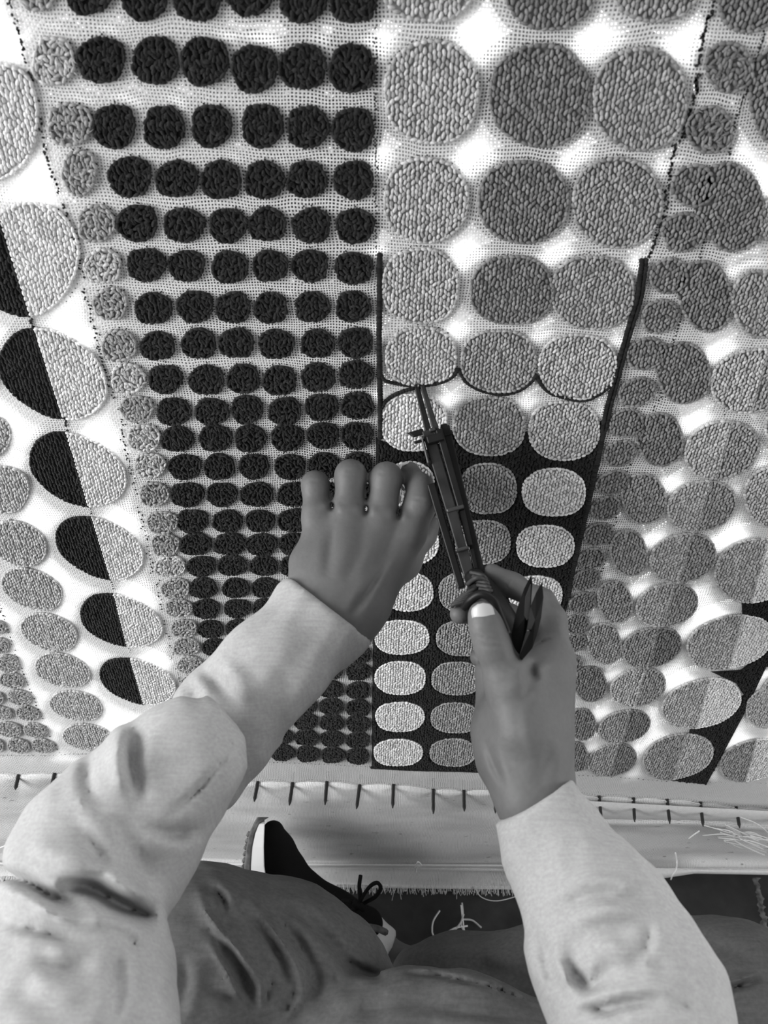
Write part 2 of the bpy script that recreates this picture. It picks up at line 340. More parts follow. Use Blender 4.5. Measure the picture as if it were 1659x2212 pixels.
def patch(name, poly, mt, style='loop', clip=None, holes=(), label=None, parent=rug, back=True):
    """poly: outline on the cloth (metres). One mesh: stitches on the front, ground sheet, pile on the back."""
    q = poly; lo = q.min(0); hi = q.max(0)
    if style == 'shag': sx, sz, L, Wd, H, jit, aj = 0.0023, 0.0029, 0.0023, 0.00115, 0.0013, 0.38, 0.8
    elif style == 'fine': sx, sz, L, Wd, H, jit, aj = 0.0023, 0.0026, 0.0019, 0.00135, 0.0012, 0.3, 0.5
    else: sx, sz, L, Wd, H, jit, aj = 0.0024, 0.0033, 0.0021, 0.00118, 0.0013, 0.2, 0.28
    gx, gz = np.meshgrid(np.arange(lo[0]-sx, hi[0]+sx, sx), np.arange(lo[1]-sz, hi[1]+sz, sz))
    gz = gz + (np.arange(gx.shape[1]) % 2)[None, :]*sz*0.5
    C = np.stack([gx.ravel(), gz.ravel()], 1); C += rng.uniform(-1, 1, C.shape)*[sx*jit, sz*jit]
    k = pip(C, q); C = C[k]
    if len(C): C = C[pdist(C, q) > 0.0017]
    ang = rng.normal(0, aj, len(C))
    ring = []; ra = []
    if style != 'fine':
        n = len(q)
        for i in range(n):
            a, b = q[i], q[(i+1) % n]; ring.append((a, b))
        seg = np.array([np.linalg.norm(b-a) for a, b in ring]); tot = seg.sum(); cum = np.concatenate([[0], np.cumsum(seg)])
        pitch = 0.0037 if style == 'loop' else 0.0040
        m_ = max(6, int(tot/pitch)); rp = []; ra = []
        cen = q.mean(0)
        for s in np.arange(m_)/m_*tot:
            i = min(np.searchsorted(cum, s, side='right')-1, n-1); a, b = ring[i]; t = (s-cum[i])/max(seg[i], 1e-9)
            p = a+(b-a)*t; d = (b-a)/max(seg[i], 1e-9); nn = np.array([-d[1], d[0]])
            if (cen-p)@nn < 0: nn = -nn
            rp.append(p+nn*0.0008); ra.append(math.atan2(-d[0], d[1])+rng.normal(0, 0.2))
        C = np.vstack([C, np.array(rp)]) if len(C) else np.array(rp); ang = np.concatenate([ang, ra])
    for h, g in holes:
        bb0, bb1 = h.min(0)-g, h.max(0)+g
        near = ((C > bb0) & (C < bb1)).all(1)
        if near.any():
            bad = np.zeros(len(C), bool); idx = np.where(near)[0]
            bad[idx] = pip(C[idx], h) | (pdist(C[idx], h) < g); C = C[~bad]; ang = ang[~bad]
    n = len(C); V, F = stitches(C, ang, L*rng.uniform(0.85, 1.2, n), Wd*rng.uniform(0.85, 1.15, n), H*rng.uniform(0.8, 1.25, n), lift=(0.0006*rng.rand(n)[:, None] if style == 'shag' else 0))
    Vs = [V]; Fs = [F]; off = len(V)
    if style == 'shag':          # loose wool fibres
        nf = n//2; c = C[rng.randint(0, n, nf)]+rng.normal(0, 0.001, (nf, 2)); a = rng.uniform(0, 6.28, nf); l = rng.uniform(0.002, 0.0045, nf)
        p0 = np.stack([c[:, 0], np.full(nf, -0.0024), c[:, 1]], 1); dv = np.stack([np.cos(a), np.zeros(nf), np.sin(a)], 1)*l[:, None]
        pn = np.stack([-np.sin(a), np.zeros(nf), np.cos(a)], 1)*0.00016
        p1 = p0+dv*0.5+np.stack([np.zeros(nf), -rng.uniform(0.0006, 0.0018, nf), np.zeros(nf)], 1); p2 = p0+dv
        vv = np.stack([p0-pn, p0+pn, p1-pn, p1+pn, p2], 1).reshape(-1, 3)
        ff = (np.array([(0, 1, 3), (0, 3, 2), (2, 3, 4)])[None]+(np.arange(nf)*5)[:, None, None]+off).reshape(-1, 3)
        Vs.append(vv); Fs.append(ff); off += len(vv)
    if style == 'fine':
        from mathutils.geometry import tessellate_polygon
        tri = np.array(tessellate_polygon([[Vector((a, b, 0)) for a, b in q]]))
        v1 = np.stack([q[:, 0], np.full(len(q), -0.0004), q[:, 1]], 1); v2 = v1+[0, 0.006, 0]
        Vs += [v1, v2]; Fs += [tri+off, tri[:, ::-1]+off+len(q)]; off += 2*len(q)
    if style != 'fine':
        m_ = len(q); cen = q.mean(0)
        rad = np.linalg.norm(q-cen, axis=1).mean(); k1 = 1+0.0035/rad; k2 = 1+0.0062/rad
        rings = [(0.97, -0.0006), (0.97, 0.001)]+([(k1, 0.003), (k2, 0.008), (k2, 0.012), (0.9, 0.015)] if back else [])
        vv = np.vstack([np.stack([cen[0]+(q[:, 0]-cen[0])*s, np.full(m_, y), cen[1]+(q[:, 1]-cen[1])*s], 1) for s, y in rings]+[np.array([[cen[0], rings[0][1], cen[1]], [cen[0], rings[-1][1], cen[1]]])])
        ff = []
        for r in range(len(rings)-1):
            for k_ in range(m_):
                a, b = off+r*m_+k_, off+r*m_+(k_+1) % m_; ff += [(a, b, b+m_), (a, b+m_, a+m_)]
        c0, c1 = off+len(rings)*m_, off+len(rings)*m_+1
        ff += [(c0, off+k_, off+(k_+1) % m_) for k_ in range(m_)]+[(c1, off+(len(rings)-1)*m_+(k_+1) % m_, off+(len(rings)-1)*m_+k_) for k_ in range(m_)]
        Vs.append(vv); Fs.append(np.array(ff)); off += len(vv)
    o = mk(name, np.vstack(Vs), np.vstack(Fs), mt, parent)
    if label: o['label'] = label
    return o
def halves(poly, a, b):
    """split a polygon (px) with the line a-b; returns the parts left and right of it"""
    a = np.array(a, float); b = np.array(b, float); d = b-a; n = len(poly); A = []; B = []
    s = [(p-a)[0]*d[1]-(p-a)[1]*d[0] for p in poly]
    for i in range(n):
        p, q, sp, sq = poly[i], poly[(i+1) % n], s[i], s[(i+1) % n]
        (A if sp < 0 else B).append(p)
        if (sp < 0) != (sq < 0):
            x = p+(q-p)*(sp/(sp-sq)); A.append(x); B.append(x)
    return np.array(A), np.array(B)      # A: left when the line runs downwards

DARK = [  # rows of the small charcoal dots; first of each row is the pale one
 [(82,-22,42,45),(193,-20,50,52),(313,-10,52,53),(427,-8,52,54),(540,-17,52,50),(655,-5,53,53),(763,-5,52,55)],
 [(117,131,46,53),(220,128,53,50),(337,130,51,52),(443,131,52,53),(550,147,50,52),(654,143,52,49),(761,147,51,53)],
 [(152,267,48,47),(248,272,47,48),(355,274,45,47),(458,270,44,47),(567,270,45,48),(665,273,46,46),(763,278,46,48)],
 [(173,371,37,50),(282,380,47,44),(383,385,47,40),(478,387,44,42),(572,387,44,41),(663,386,44,40),(764,387,44,42)],
 [(209,481,40,41),(298,480,44,40),(398,484,45,37),(493,485,41,38),(578,483,41,37),(673,485,42,38),(767,486,42,38)],
 [(223,573,41,37),(317,570,42,36),(404,572,40,34),(497,575,40,35),(584,572,39,34),(670,572,40,35),(764,577,42,35)],
 [(240,654,37,35),(332,664,41,34),(422,660,40,35),(504,662,38,34),(585,663,37,34),(675,661,38,33),(763,660,38,34)],
 [(258,744,38,34),(341,745,38,31),(430,740,38,33),(511,739,39,32),(597,741,39,32),(686,740,37,31),(768,738,38,33)],
 [(278,815,37,32),(358,817,37,31),(447,819,39,32),(526,816,36,32),(604,820,37,32),(687,813,37,31),(769,807,38,30)],
 [(296,880,36,29),(376,887,37,30),(458,887,37,29),(534,882,35,31),(616,886,36,30),(695,877,37,29),(772,874,36,29)],
 [(312,944,35,30),(384,946,36,27),(466,944,36,29),(541,945,34,30),(621,943,36,29),(698,938,35,28),(771,938,35,29)],
 [(325,1003,34,27),(400,1006,36,27),(474,1006,34,28),(549,1005,33,27),(626,1006,33,27),(699,1004,34,28),(772,1002,32,28)],
 [(334,1065,32,26),(405,1066,37,26),(480,1066,33,26),(555,1066,36,26),(632,1066,33,26),(705,1066,33,26),(774,1066,32,26)],
 [(352,1126,34,24),(416,1123,35,25),(492,1124,33,24),(562,1123,32,24),(634,1122,34,25),(705,1124,33,24),(775,1125,31,24)],
 [(358,1174,30,25),(423,1173,35,24),(497,1173,35,24),(565,1174,34,24),(634,1173,32,24),(706,1175,32,23),(775,1176,31,23)],
 [(368,1221,33,22),(436,1221,32,22),(502,1219,32,22),(570,1220,31,21),(636,1220,31,22),(707,1222,31,22),(775,1225,30,22)],
 [(380,1269,31,22),(439,1268,31,22),(510,1268,30,21),(575,1267,32,21),(640,1270,31,21),(708,1273,30,21),(775,1276,30,21)],
 [(387,1311,30,19),(446,1313,30,21),(513,1312,29,20),(575,1311,30,20),(642,1316,30,20),(709,1320,29,20),(775,1323,29,20)],
 [(398,1355,28,20),(455,1357,29,19),(516,1355,29,19),(580,1360,29,19),(645,1364,29,19),(710,1368,28,19),(775,1371,28,19)]]
for r, (y0, y1) in enumerate([(1394,1411),(1433,1448),(1473,1489),(1511,1527),(1546,1561),(1581,1596),(1616,1631)]):
    t = r/6; sp = 62.0-8.0*t; xr = 775-2*t
    DARK.append([(xr-sp*(6-k), y0+(y1-y0)*k/6, 28-2.5*t, 19-2*t) for k in range(7)])
for row in DARK:
    for k, (x, y, a, b) in enumerate(row):
        p = to_cloth(ell(x, y, a, b, rng.uniform(-4, 4), 26, wob=0.03))
        if k == 0: patch('tufted_dot', p, M['yarn_light'] if rng.rand() < .3 else M['yarn_grey'], 'shag', label='pale grey tufted dot')
        else: patch('tufted_dot', p, M['yarn_dark'], 'shag')
CEN = [[(925,-47,105,95),(1187,-40,105,105),(1415,-47,100,95)], [(933,198,103,113),(1166,205,110,112),(1382,213,102,112)],
 [(920,431,92,93),(1130,434,99,90),(1332,436,97,98)], [(908,616,83,82),(1105,625,90,75),(1280,630,90,80)],
 [(910,769,77,65),(1077,778,82,68),(1248,790,85,71)], [(893,910,72,62),(1057,918,78,64),(1218,928,77,64)],
 [(885,1045,54,50),(1053,1053,63,55),(1196,1061,69,52)], [(892,1170,56,46),(1043,1168,60,48),(1177,1177,63,46)],
 [(882,1276,54,42),(1003,1277,56,43),(1157,1283,58,42)], [(868,1374,59,37),(998,1376,56,38),(1138,1380,55,37)],
 [(865,1462,55,36),(987,1463,55,36),(1116,1467,54,35)], [(864,1546,53,32),(983,1548,53,33),(1100,1552,50,32)], [(860,1623,53,29),(978,1623,50,30),(1090,1628,48,29)]]
cen_polys = []
for r, row in enumerate(CEN):
    for k, (x, y, a, b) in enumerate(row):
        p = to_cloth(ell(x, y, a, b, 0, 44, 2.2 if r < 3 else 2.35, 0.008)); cen_polys.append(p)
        if k == 1: mm = M['yarn_mid'] if r < 4 else M['yarn_grey']
        else: mm = M['yarn_light'] if (r < 4 and k == 0) or r == 4 else (M['yarn_grey'] if r < 4 else M['yarn_pale'])
        if k == 2 and 3 < r < 6: mm = M['yarn_light']
        patch('tufted_oval', p, mm, 'loop')
SMALL = [(1573,144,51,56),(1532,279,50,52),(1497,400,48,46),(1475,500,48,42),(1444,594,42,38),(1425,682,42,36),(1395,762,45,33),(1375,845,42,30),(1352,912,38,30),(1338,977,36,27),(1322,1040,38,24),(1308,1095,34,24),(1292,1152,33,24),(1277,1205,31,22),(1265,1250,32,22),(1258,1300,30,21),(1246,1345,26,21),(1240,1387,28,18),(1232,1432,26,18),(1226,1476,24,16)]
MID = [(1612,8,62,62),(1686,205,70,108),(1575,445,75,97),(1522,637,58,78),(1475,803,58,67),(1425,947,50,58),(1390,1075,48,55),(1358,1192,40,50),(1328,1297,37,46),(1305,1388,37,44),(1275,1475,35,38),(1257,1562,30,34),(1243,1632,28,32)]
TWO = [(1690,480,50,60,'yarn_grey','yarn_mid'),(1642,655,62,74,'yarn_grey','yarn_grey'),(1625,820,93,68,'yarn_light','yarn_grey'),(1558,970,82,62,'yarn_light','yarn_grey'),(1514,1091,76,54,'yarn_light','yarn_grey'),(1475,1203,73,52,'yarn_light','yarn_grey'),(1440,1304,68,46,'yarn_light','yarn_grey'),(1407,1396,66,42,'yarn_grey','yarn_mid'),(1378,1482,61,40,'yarn_light','yarn_grey'),(1348,1567,57,34,'yarn_grey','yarn_mid'),(1322,1639,54,34,'yarn_grey','yarn_mid'),
 (1668,1072,62,65,'yarn_light','yarn_grey'),(1627,1230,85,68,'yarn_light','yarn_white'),(1576,1385,95,56,'yarn_light','yarn_white'),(1515,1517,87,51,'yarn_light','yarn_white'),(1464,1632,77,47,'yarn_grey','yarn_light'),(1663,1527,54,43,'yarn_light','yarn_pale'),(1627,1640,75,43,'yarn_grey','yarn_pale')]
small_polys = [to_cloth(ell(x, y, a, b, -20, 26)) for x, y, a, b in SMALL]
for p, q in zip(small_polys, SMALL): patch('tufted_dot', p, M['yarn_mid'], 'shag' if q[1] < 300 else 'loop')
for x, y, a, b in MID:
    p = to_cloth(ell(x, y, a, b, -16 if y > 300 else 0, 40, wob=0.008))
    patch('tufted_oval', p, M['yarn_mid'] if y < 1000 or y > 1420 else M['yarn_grey'], 'loop', holes=[(s, 0.0012) for s in small_polys])
sps = [(x, y) for x, y, *_ in TWO]
right_polys = []
for i, (x, y, a, b, m1, m2) in enumerate(TWO):
    e = ell(x, y, a, b, -14, 44, 2.15, 0.008); right_polys.append(to_cloth(e))
    ox = 4 if i not in (2, 12, 13, 17) else (14 if i != 17 else -5)
    l, r = halves(e, (x+ox+0.28*b, y-b), (x+ox-0.28*b, y+b))
    if len(l) > 2: patch('tufted_oval_half', to_cloth(l), M[m1], 'loop')
    if len(r) > 2: patch('tufted_oval_half', to_cloth(r), M[m2], 'loop')
# left side: half charcoal, half pale ovals
HALF = [(-2,262,86,127,8,(-60,100),(-40,400)),(58,558,112,124,22,(-28,380),(70,695)),(115,806,124,88,30,(72,700),(141,915)),(169,1012,110,72,24,(143,930),(191,1092)),(216,1181,99,61,22,(196,1105),(242,1258)),(262,1338,91,53,17,(245,1275),(276,1400)),(298,1469,84,46,16,(279,1412),(312,1525))]
for x, y, a, b, t, l0, l1 in HALF:
    e = ell(x, y, a, b, t, 48, 2.1, 0.01); l, r = halves(e, l0, l1)
    if len(l) > 3: patch('tufted_oval_half', to_cloth(l), M['yarn_dark'], 'loop', label='charcoal half of a tufted oval')
    if len(r) > 3: patch('tufted_oval_half', to_cloth(r), M['yarn_pale'], 'loop', label='pale half of a tufted oval')
for x, y, a, b, t in [(-14,940,40,43,10),(12,1056,53,51,14),(42,1172,63,46,22),(71,1270,69,41,20),(108,1363,63,38,17),(136,1445,61,35,13),(166,1522,58,31,10),(190,1590,54,28,8)]:
    e = ell(x, y, a, b, t, 40, 2.15, 0.01); l, r = halves(e, (x-4-0.3*b, y-b), (x-4+0.3*b, y+b))
    patch('tufted_oval_half', to_cloth(l), M['yarn_light'], 'loop'); patch('tufted_oval_half', to_cloth(r), M['yarn_light'], 'loop')
for x, y, a, b in [(-2,1352,18,14),(4,1392,19,16),(20,1431,24,19),(27,1467,27,17),(-12,1505,22,15),(44,1504,27,16),(4,1537,24,14),(61,1538,26,15),(21,1573,28,16),(78,1575,27,15),(-14,1607,24,15),(41,1608,25,15),(94,1608,25,15)]:
    patch('tufted_dot', to_cloth(ell(x, y, a, b, 12, 24)), M['yarn_grey'], 'shag')
# black ground between the ovals of the centre panel
infill = to_cloth([(812,944),(826,952),(900,968),(966,932),(985,926),(1057,950),(1137,932),(1146,940),(1218,955),(1283,930),(1302,903),(1318,866),(1322,880),(1303,960),(1283,1050),(1264,1130),(1243,1220),(1225,1310),(1205,1400),(1190,1500),(1175,1600),(1168,1668),(1000,1663),(803,1656),(804,1500),(808,1250),(812,1100)])
patch('black_ground', infill, M['yarn_black'], 'fine', holes=[(p, 0.0014) for p in cen_polys], label='black tufted ground around the ovals')
# the pattern goes on past the edges of the picture
for x, y, a, b in [(1712,925,60,62),(1758,775,62,64),(1812,620,66,68),(1868,450,70,78),(1925,255,76,88),(1800,1205,74,66),(1848,1050,76,68),(1905,890,80,72),(1962,720,84,78),(1755,1350,74,56),(1900,1340,80,58),(1955,1180,84,66),(1715,1490,72,50),(1850,1480,76,50),(1800,1610,74,44),(1940,1590,76,44)]:
    e = ell(x, y, a, b, -16, 36, 2.15, 0.008); l, r = halves(e, (x+0.28*b, y-b), (x-0.28*b, y+b))
    patch('tufted_oval_half', to_cloth(l), M['yarn_light'], 'loop'); patch('tufted_oval_half', to_cloth(r), M['yarn_grey'], 'loop')
for x, y, a, b in [(-48,805,42,52),(-85,650,48,60),(-125,490,54,70),(-170,310,60,82),(-130,960,50,46),(-95,1100,50,42),(-60,1230,46,36),(-190,820,56,56),(-170,1180,54,40),(-120,1320,50,34),(-90,1450,46,30),(-160,1520,46,28)]:
    patch('tufted_oval', to_cloth(ell(x, y, a, b, 14, 36)), M['yarn_light'], 'loop')
b2 = to_cloth([(1535,1450),(1600,1446),(1664,1396),(1690,1380),(1690,1440),(1655,1440),(1603,1550),(1526,1694),(1437,1684),(1462,1668),(1545,1620),(1535,1600),(1488,1584),(1490,1572),(1560,1545),(1606,1500),(1590,1475)])
patch('black_ground', b2, M['yarn_black'], 'fine', holes=[(p, 0.0012) for p in right_polys])
b3 = to_cloth([(1602,1300),(1690,1292),(1690,1380),(1665,1352),(1640,1342),(1603,1325)])
patch('black_ground', b3, M['yarn_black'], 'fine', holes=[(p, 0.0012) for p in right_polys])
def sheet(poly, y, m):      # thin ground sheet so gaps between the fine stitches read black
    v = [(p[0], y, p[1]) for p in poly]; return v
def cord(name, pts, wpx, mt=None):
    """yarn outline: a plump stitched line on the cloth"""
    q = smooth_pts([K(a, b)[[0, 2]] for a, b in pts], 6); seg = np.linalg.norm(np.diff(q, axis=0), axis=1); cum = np.concatenate([[0], np.cumsum(seg)])
    pitch = 0.0022; s = np.arange(0, cum[-1], pitch); C = np.stack([np.interp(s, cum, q[:, 0]), np.interp(s, cum, q[:, 1])], 1)
    D = np.gradient(C, axis=0); ang = np.arctan2(-D[:, 0], D[:, 1]); wm = wpx
    n = len(C); rows = 2 if wm > 0.0022 else 1; Vs = []; Fs = []; off = 0
    nn = np.stack([-D[:, 1], D[:, 0]], 1); nn /= np.linalg.norm(nn, axis=1)[:, None]+1e-9
    for r in range(rows):
        o = (r-(rows-1)/2)*wm*0.9
        V, F = stitches(C+nn*o+rng.normal(0, 0.0001, C.shape), ang+rng.normal(0, 0.12, n), 0.0021, wm/rows*1.15, 0.0017); Vs.append(V); Fs.append(F+off); off += len(V)
    return mk(name, np.vstack(Vs), np.vstack(Fs), mt or M['yarn_black'], rug)
cord('outline_cord', [(820,550),(820,640),(819,720),(820,800),(822,880),(822,945)], 0.0019)
cord('outline_cord', [(1390,562),(1380,640),(1362,700),(1345,760),(1330,820),(1316,870),(1303,930)], 0.0030)
cord('outline_cord', [(1303,930),(1293,980),(1278,1050),(1260,1130),(1240,1215),(1226,1290)], 0.0022)
cord('outline_cord', [(822,806),(832,820),(868,829),(905,832),(950,825),(978,811),(988,797),(996,806),(1008,824),(1040,842),(1085,850),(1125,840),(1150,820),(1158,810),(1168,828),(1195,850),(1255,863),(1290,852),(1318,832)], 0.0014)
cord('outline_cord', [(822,884),(838,860),(868,844),(907,834)], 0.0015)
cord('outline_cord', [(803,1656),(900,1661),(1000,1663),(1060,1666)], 0.0013)
# inked guide dots and dark slivers painted for the shaded gaps between opened threads at the spikes
IV = []; IF = []
def ink_and_gap(px, py, rx, ry, ang=0):
    c = K(px, py, 0.0009)
    b = len(IV)
    for k in range(6):
        t = k*math.pi/3; x, z = rx*math.cos(t), ry*math.sin(t)
        IV.append((c[0]+x*math.cos(ang)-z*math.sin(ang), c[1], c[2]+x*math.sin(ang)+z*math.cos(ang)))
    IF.append(tuple(range(b+5, b-1, -1)))
def ink_line(pts, step, r=0.0009, jit=1.6, dbl=False):
    q = smooth_pts(pts, 6); cum = np.concatenate([[0], np.cumsum(np.linalg.norm(np.diff(q, axis=0), axis=1))])
    for s in np.arange(0, cum[-1], step):
        if rng.rand() < 0.12: continue
        x = np.interp(s, cum, q[:, 0])+rng.normal(0, jit); y = np.interp(s, cum, q[:, 1])+rng.normal(0, jit*0.6)
        ink_and_gap(x, y, r*rng.uniform(0.6, 1.15), r*rng.uniform(0.6, 1.15), rng.rand()*3)
        if dbl and rng.rand() < 0.6: ink_and_gap(x+rng.normal(0, 3), y+rng.normal(3, 2), r*0.7, r*0.8)
ink_line([(15,-20),(30,35),(62,150),(90,290),(122,405),(148,480),(170,560),(190,660),(205,710),(222,785),(245,850),(262,915),(275,985),(295,1070),(312,1150),(328,1215),(345,1290),(362,1370),(380,1440),(388,1480)], 9, 0.0010, 2.5, True)
ink_line([(812,-20),(812,100),(811,300),(812,540)], 8, 0.0008, 1.5)
ink_line([(803,960),(800,1100),(799,1300),(800,1500),(803,1650)], 8, 0.0004, 1.0)
ink_line([(1545,-20),(1525,60),(1512,120),(1500,210),(1475,290),(1455,330),(1440,430),(1420,510),(1396,560)], 8, 0.0012, 2.2, True)
ink_line([(1665,20),(1640,110),(1612,200),(1590,260),(1575,340),(1545,440),(1520,520),(1500,600),(1470,690),(1450,760),(1430,850),(1380,960),(1345,1050),(1318,1180),(1290,1260),(1268,1330),(1255,1400)], 8, 0.0009, 1.6)
ink_line([(1640,700),(1620,750),(1590,830),(1565,890),(1545,990),(1515,1080),(1480,1170),(1452,1260),(1425,1330),(1385,1460),(1350,1560),(1322,1640),(1314,1670)], 7, 0.0006, 1.2)
ink_line([(65,690),(78,712)], 5, 0.0013, 1.5); ink_line([(138,905),(144,930)], 5, 0.0013, 1.5); ink_line([(190,1085),(198,1110)], 5, 0.001); ink_line([(240,1252),(246,1275)], 5, 0.001); ink_line([(276,1395),(281,1413)], 5, 0.0009)
ink_line([(-10,1285),(0,1310),(30,1400),(60,1480),(95,1560),(130,1632)], 8, 0.0010, 1.2, True)
ink_line([(-20,1632),(100,1632),(195,1629),(400,1640),(570,1646),(800,1656)], 9, 0.0008, 0.7)
ink_line([(1230,1674),(1330,1679),(1440,1688)], 10, 0.0009, 0.7); ink_line([(1535,1690),(1659,1692)], 11, 0.0006, 0.7)
for c, (rx, ry), t0, t1 in [((80,560),(96,124),-60,50),((113,802),(128,92),-40,70),((1280,630),(93,84),180,290),((1130,434),(101,93),200,330),((910,769),(80,68),180,330),((1105,625),(92,77),200,330),((1166,205),(113,115),190,350),((933,198),(106,116),190,350),((1382,213),(105,115),200,340),((1332,436),(100,100),190,330),((920,431),(95,96),180,340),((908,616),(86,85),190,350),((1464,1632),(80,49),180,350)]:
    ink_line([(c[0]+rx*math.cos(math.radians(t)), c[1]+ry*math.sin(math.radians(t))) for t in np.linspace(t0, t1, 9)], 11, 0.0006, 1.2)
for row in DARK[:16]:
    for x, y, a, b in row:
        for t in np.linspace(200, 340, 7):
            if rng.rand() < 0.7: ink_and_gap(x+(a+1)*math.cos(math.radians(t)), y+(b+2)*math.sin(math.radians(t))+rng.normal(0, 1), 0.0007, 0.0007)
for i in range(len(NAILS)-1):
    x0, y0, x1, y1 = NAILS[i][0], NAILS[i][1], NAILS[i+1][0], NAILS[i+1][1]
    for t in np.linspace(0.04, 0.96, 13):
        ink_and_gap(x0+(x1-x0)*t, y0+(y1-y0)*t-4.5*math.sin(math.pi*t)-2, 0.00022, 0.0013, 0.0)  # flat dark sliver in place of a shaded gap in the stretched weave
dm = mk('guide_and_gap_marks', IV, IF, M['ink_and_gap'], rug, smooth=False); dm['kind'] = 'stuff'

# ------------------------------------------------------------------ loose end of the cloth, falling over the beam to the floor
def flap_col(px):
    """column of points from the spikes down to the edge, for the image column px"""
    edge = np.interp(px, [-200, 0, 525, 800, 1125, 1130, 1150, 1370, 1500, 1659, 1900], [1895, 1900, 1912, 1918, 1922, 1922, 1916, 1905, 1886, 1889, 1893])
    y0 = np.interp(px, [n[0] for n in NAILS], [n[1] for n in NAILS])
    return y0, edge
NV = 40; NXF = 330; V = []
pxs = np.linspace(-190, 1850, NXF)
for i, px in enumerate(pxs):
    y0, ye = flap_col(px); top = K(px, y0, 0.0004); nl_z = nail_line(np.array([top[0]]))[0]; top[2] = nl_z+0.0004
    for j in range(NV):
        t = j/(NV-1); py = y0+(ye-y0)*t
        sc = abs(math.sin((px-NAILS[0][0])/74.6*math.pi))
        off = 0.003+0.005*math.sin(min(t*1.6, 1)*math.pi/2)+0.0022*sc*math.exp(-((t-0.1)/0.08)**2)+0.0016*math.sin(px/63.+2.2*math.sin(t*5))*t*(1-t)*3
        off += 0.004*math.exp(-((t-0.79)/0.012)**2) if px < 1150 else 0.004*math.exp(-((t-0.30)/0.03)**2)
        if t > 0.80: off += 0.012*((t-0.80)/0.2)**1.2
        p = K(px, py, off)
        if p[2] < 0.004: p = Kz(px, py, 0.004)
        if j == 0: p = top
        V.append(p)
ii, jj = np.meshgrid(np.arange(NXF-1), np.arange(NV-1), indexing='ij'); a = (ii*NV+jj).ravel()
mk('loose_flap', np.array(V), np.stack([a, a+1, a+NV+1, a+NV], 1), M['flap'], rug)
FV = np.array(V).reshape(NXF, NV, 3)
def KF(px, py, o):
    y0, ye = flap_col(px); t = (py-y0)/(ye-y0)
    p = K(px, py, 0.008+(0.012*((t-0.80)/0.2)**1.2 if t > .8 else 0)+o)
    return p if p[2] > 0.004+o else Kz(px, py, 0.004+o)
def strip(name, px0, px1, ya, yb, off0, mt, n=60, thick=0.002):
    V = []; 
    for i in range(n):
        px = px0+(px1-px0)*i/(n-1)
        for k, t in enumerate((0, 0.25, 0.5, 0.75, 1)):
            py = ya(px)+(yb(px)-ya(px))*t; V.append(KF(px, py, off0+thick*math.sin(t*math.pi)))
        V.append(KF(px, yb(px)+1, off0-0.002))
    F = [(i*6+k, i*6+k+1, i*6+7+k, i*6+6+k) for i in range(n-1) for k in range(5)]
    return mk(name, V, F, mt, rug)
strip('folded_hem', 1235, 1850, lambda x: np.interp(x, [1230, 1659], [1728, 1752]), lambda x: np.interp(x, [1230, 1659, 1850], [1767, 1774, 1780]), 0.003, M['hem'])
strip('selvedge', 1135, 1850, lambda x: np.interp(x, [1130, 1659], [1874, 1876]), lambda x: np.interp(x, [1130, 1200, 1370, 1500, 1659, 1850], [1922, 1915, 1906, 1886, 1889, 1892]), 0.003, M['hem'])
strip('selvedge', -180, 1125, lambda x: np.interp(x, [-180, 1125], [1862, 1868]), lambda x: np.interp(x, [-180, 1125], [1868, 1875]), 0.004, M['hem'], 120, 0.0012)
# frayed threads along the cut edge
paths = []
for i in range(NXF-1):
    if pxs[i] > 1128: break
    for k in range(3):
        t = rng.rand(); a = FV[i, -1]*(1-t)+FV[i+1, -1]*t; L = rng.uniform(0.003, 0.009)*(1.8 if rng.rand() < 0.06 else 1)
        d = np.array([rng.normal(0.1, 0.35), -1.0, 0]); d /= np.linalg.norm(d)
        paths.append(([a+[0, 0.004, 0.001], a+d*L*0.5+[0, 0, 0.0005], a+d*L+[rng.normal(0, 0.001), 0, 0]], 0.00035))
fg = tubes('frayed_edge', paths, 0.0004, M['hem'], rug, 4); fg['kind'] = 'stuff'

# ------------------------------------------------------------------ implicit surfaces for bodies and clothes
def cone(a, b, k=0.006, sq=None):
    """a, b = (px, py, depth, radius_px)"""
    pa = P(a[0], a[1], a[2]); pb = P(b[0], b[1], b[2]); return (pa, a[3]*a[2]/FP, pb, b[3]*b[2]/FP, k, sq)
def chain(pts, k=0.006, sq=None): return [cone(pts[i], pts[i+1], k, sq) for i in range(len(pts)-1)]
def wcone(a, ra, b, rb, k=0.02, sq=None): return (np.array(a, float), ra, np.array(b, float), rb, k, sq)
def poly2(px, py, pts):
    best = np.full(px.shape, 1e9, np.float32); sg = np.zeros(px.shape, np.float32); tt = np.zeros(px.shape, np.float32)
    n = len(pts)-1
    for i in range(n):
        ax, ay = pts[i]; bx, by = pts[i+1]; dx, dy = bx-ax, by-ay; L2 = dx*dx+dy*dy
        h = np.clip(((px-ax)*dx+(py-ay)*dy)/L2, 0, 1); ex, ey = px-ax-h*dx, py-ay-h*dy; d = np.sqrt(ex*ex+ey*ey)
        m_ = d < best; best = np.where(m_, d, best); sg = np.where(m_, np.sign(dx*ey-dy*ex), sg); tt = np.where(m_, (i+h)/n, tt)
    return best, sg, tt
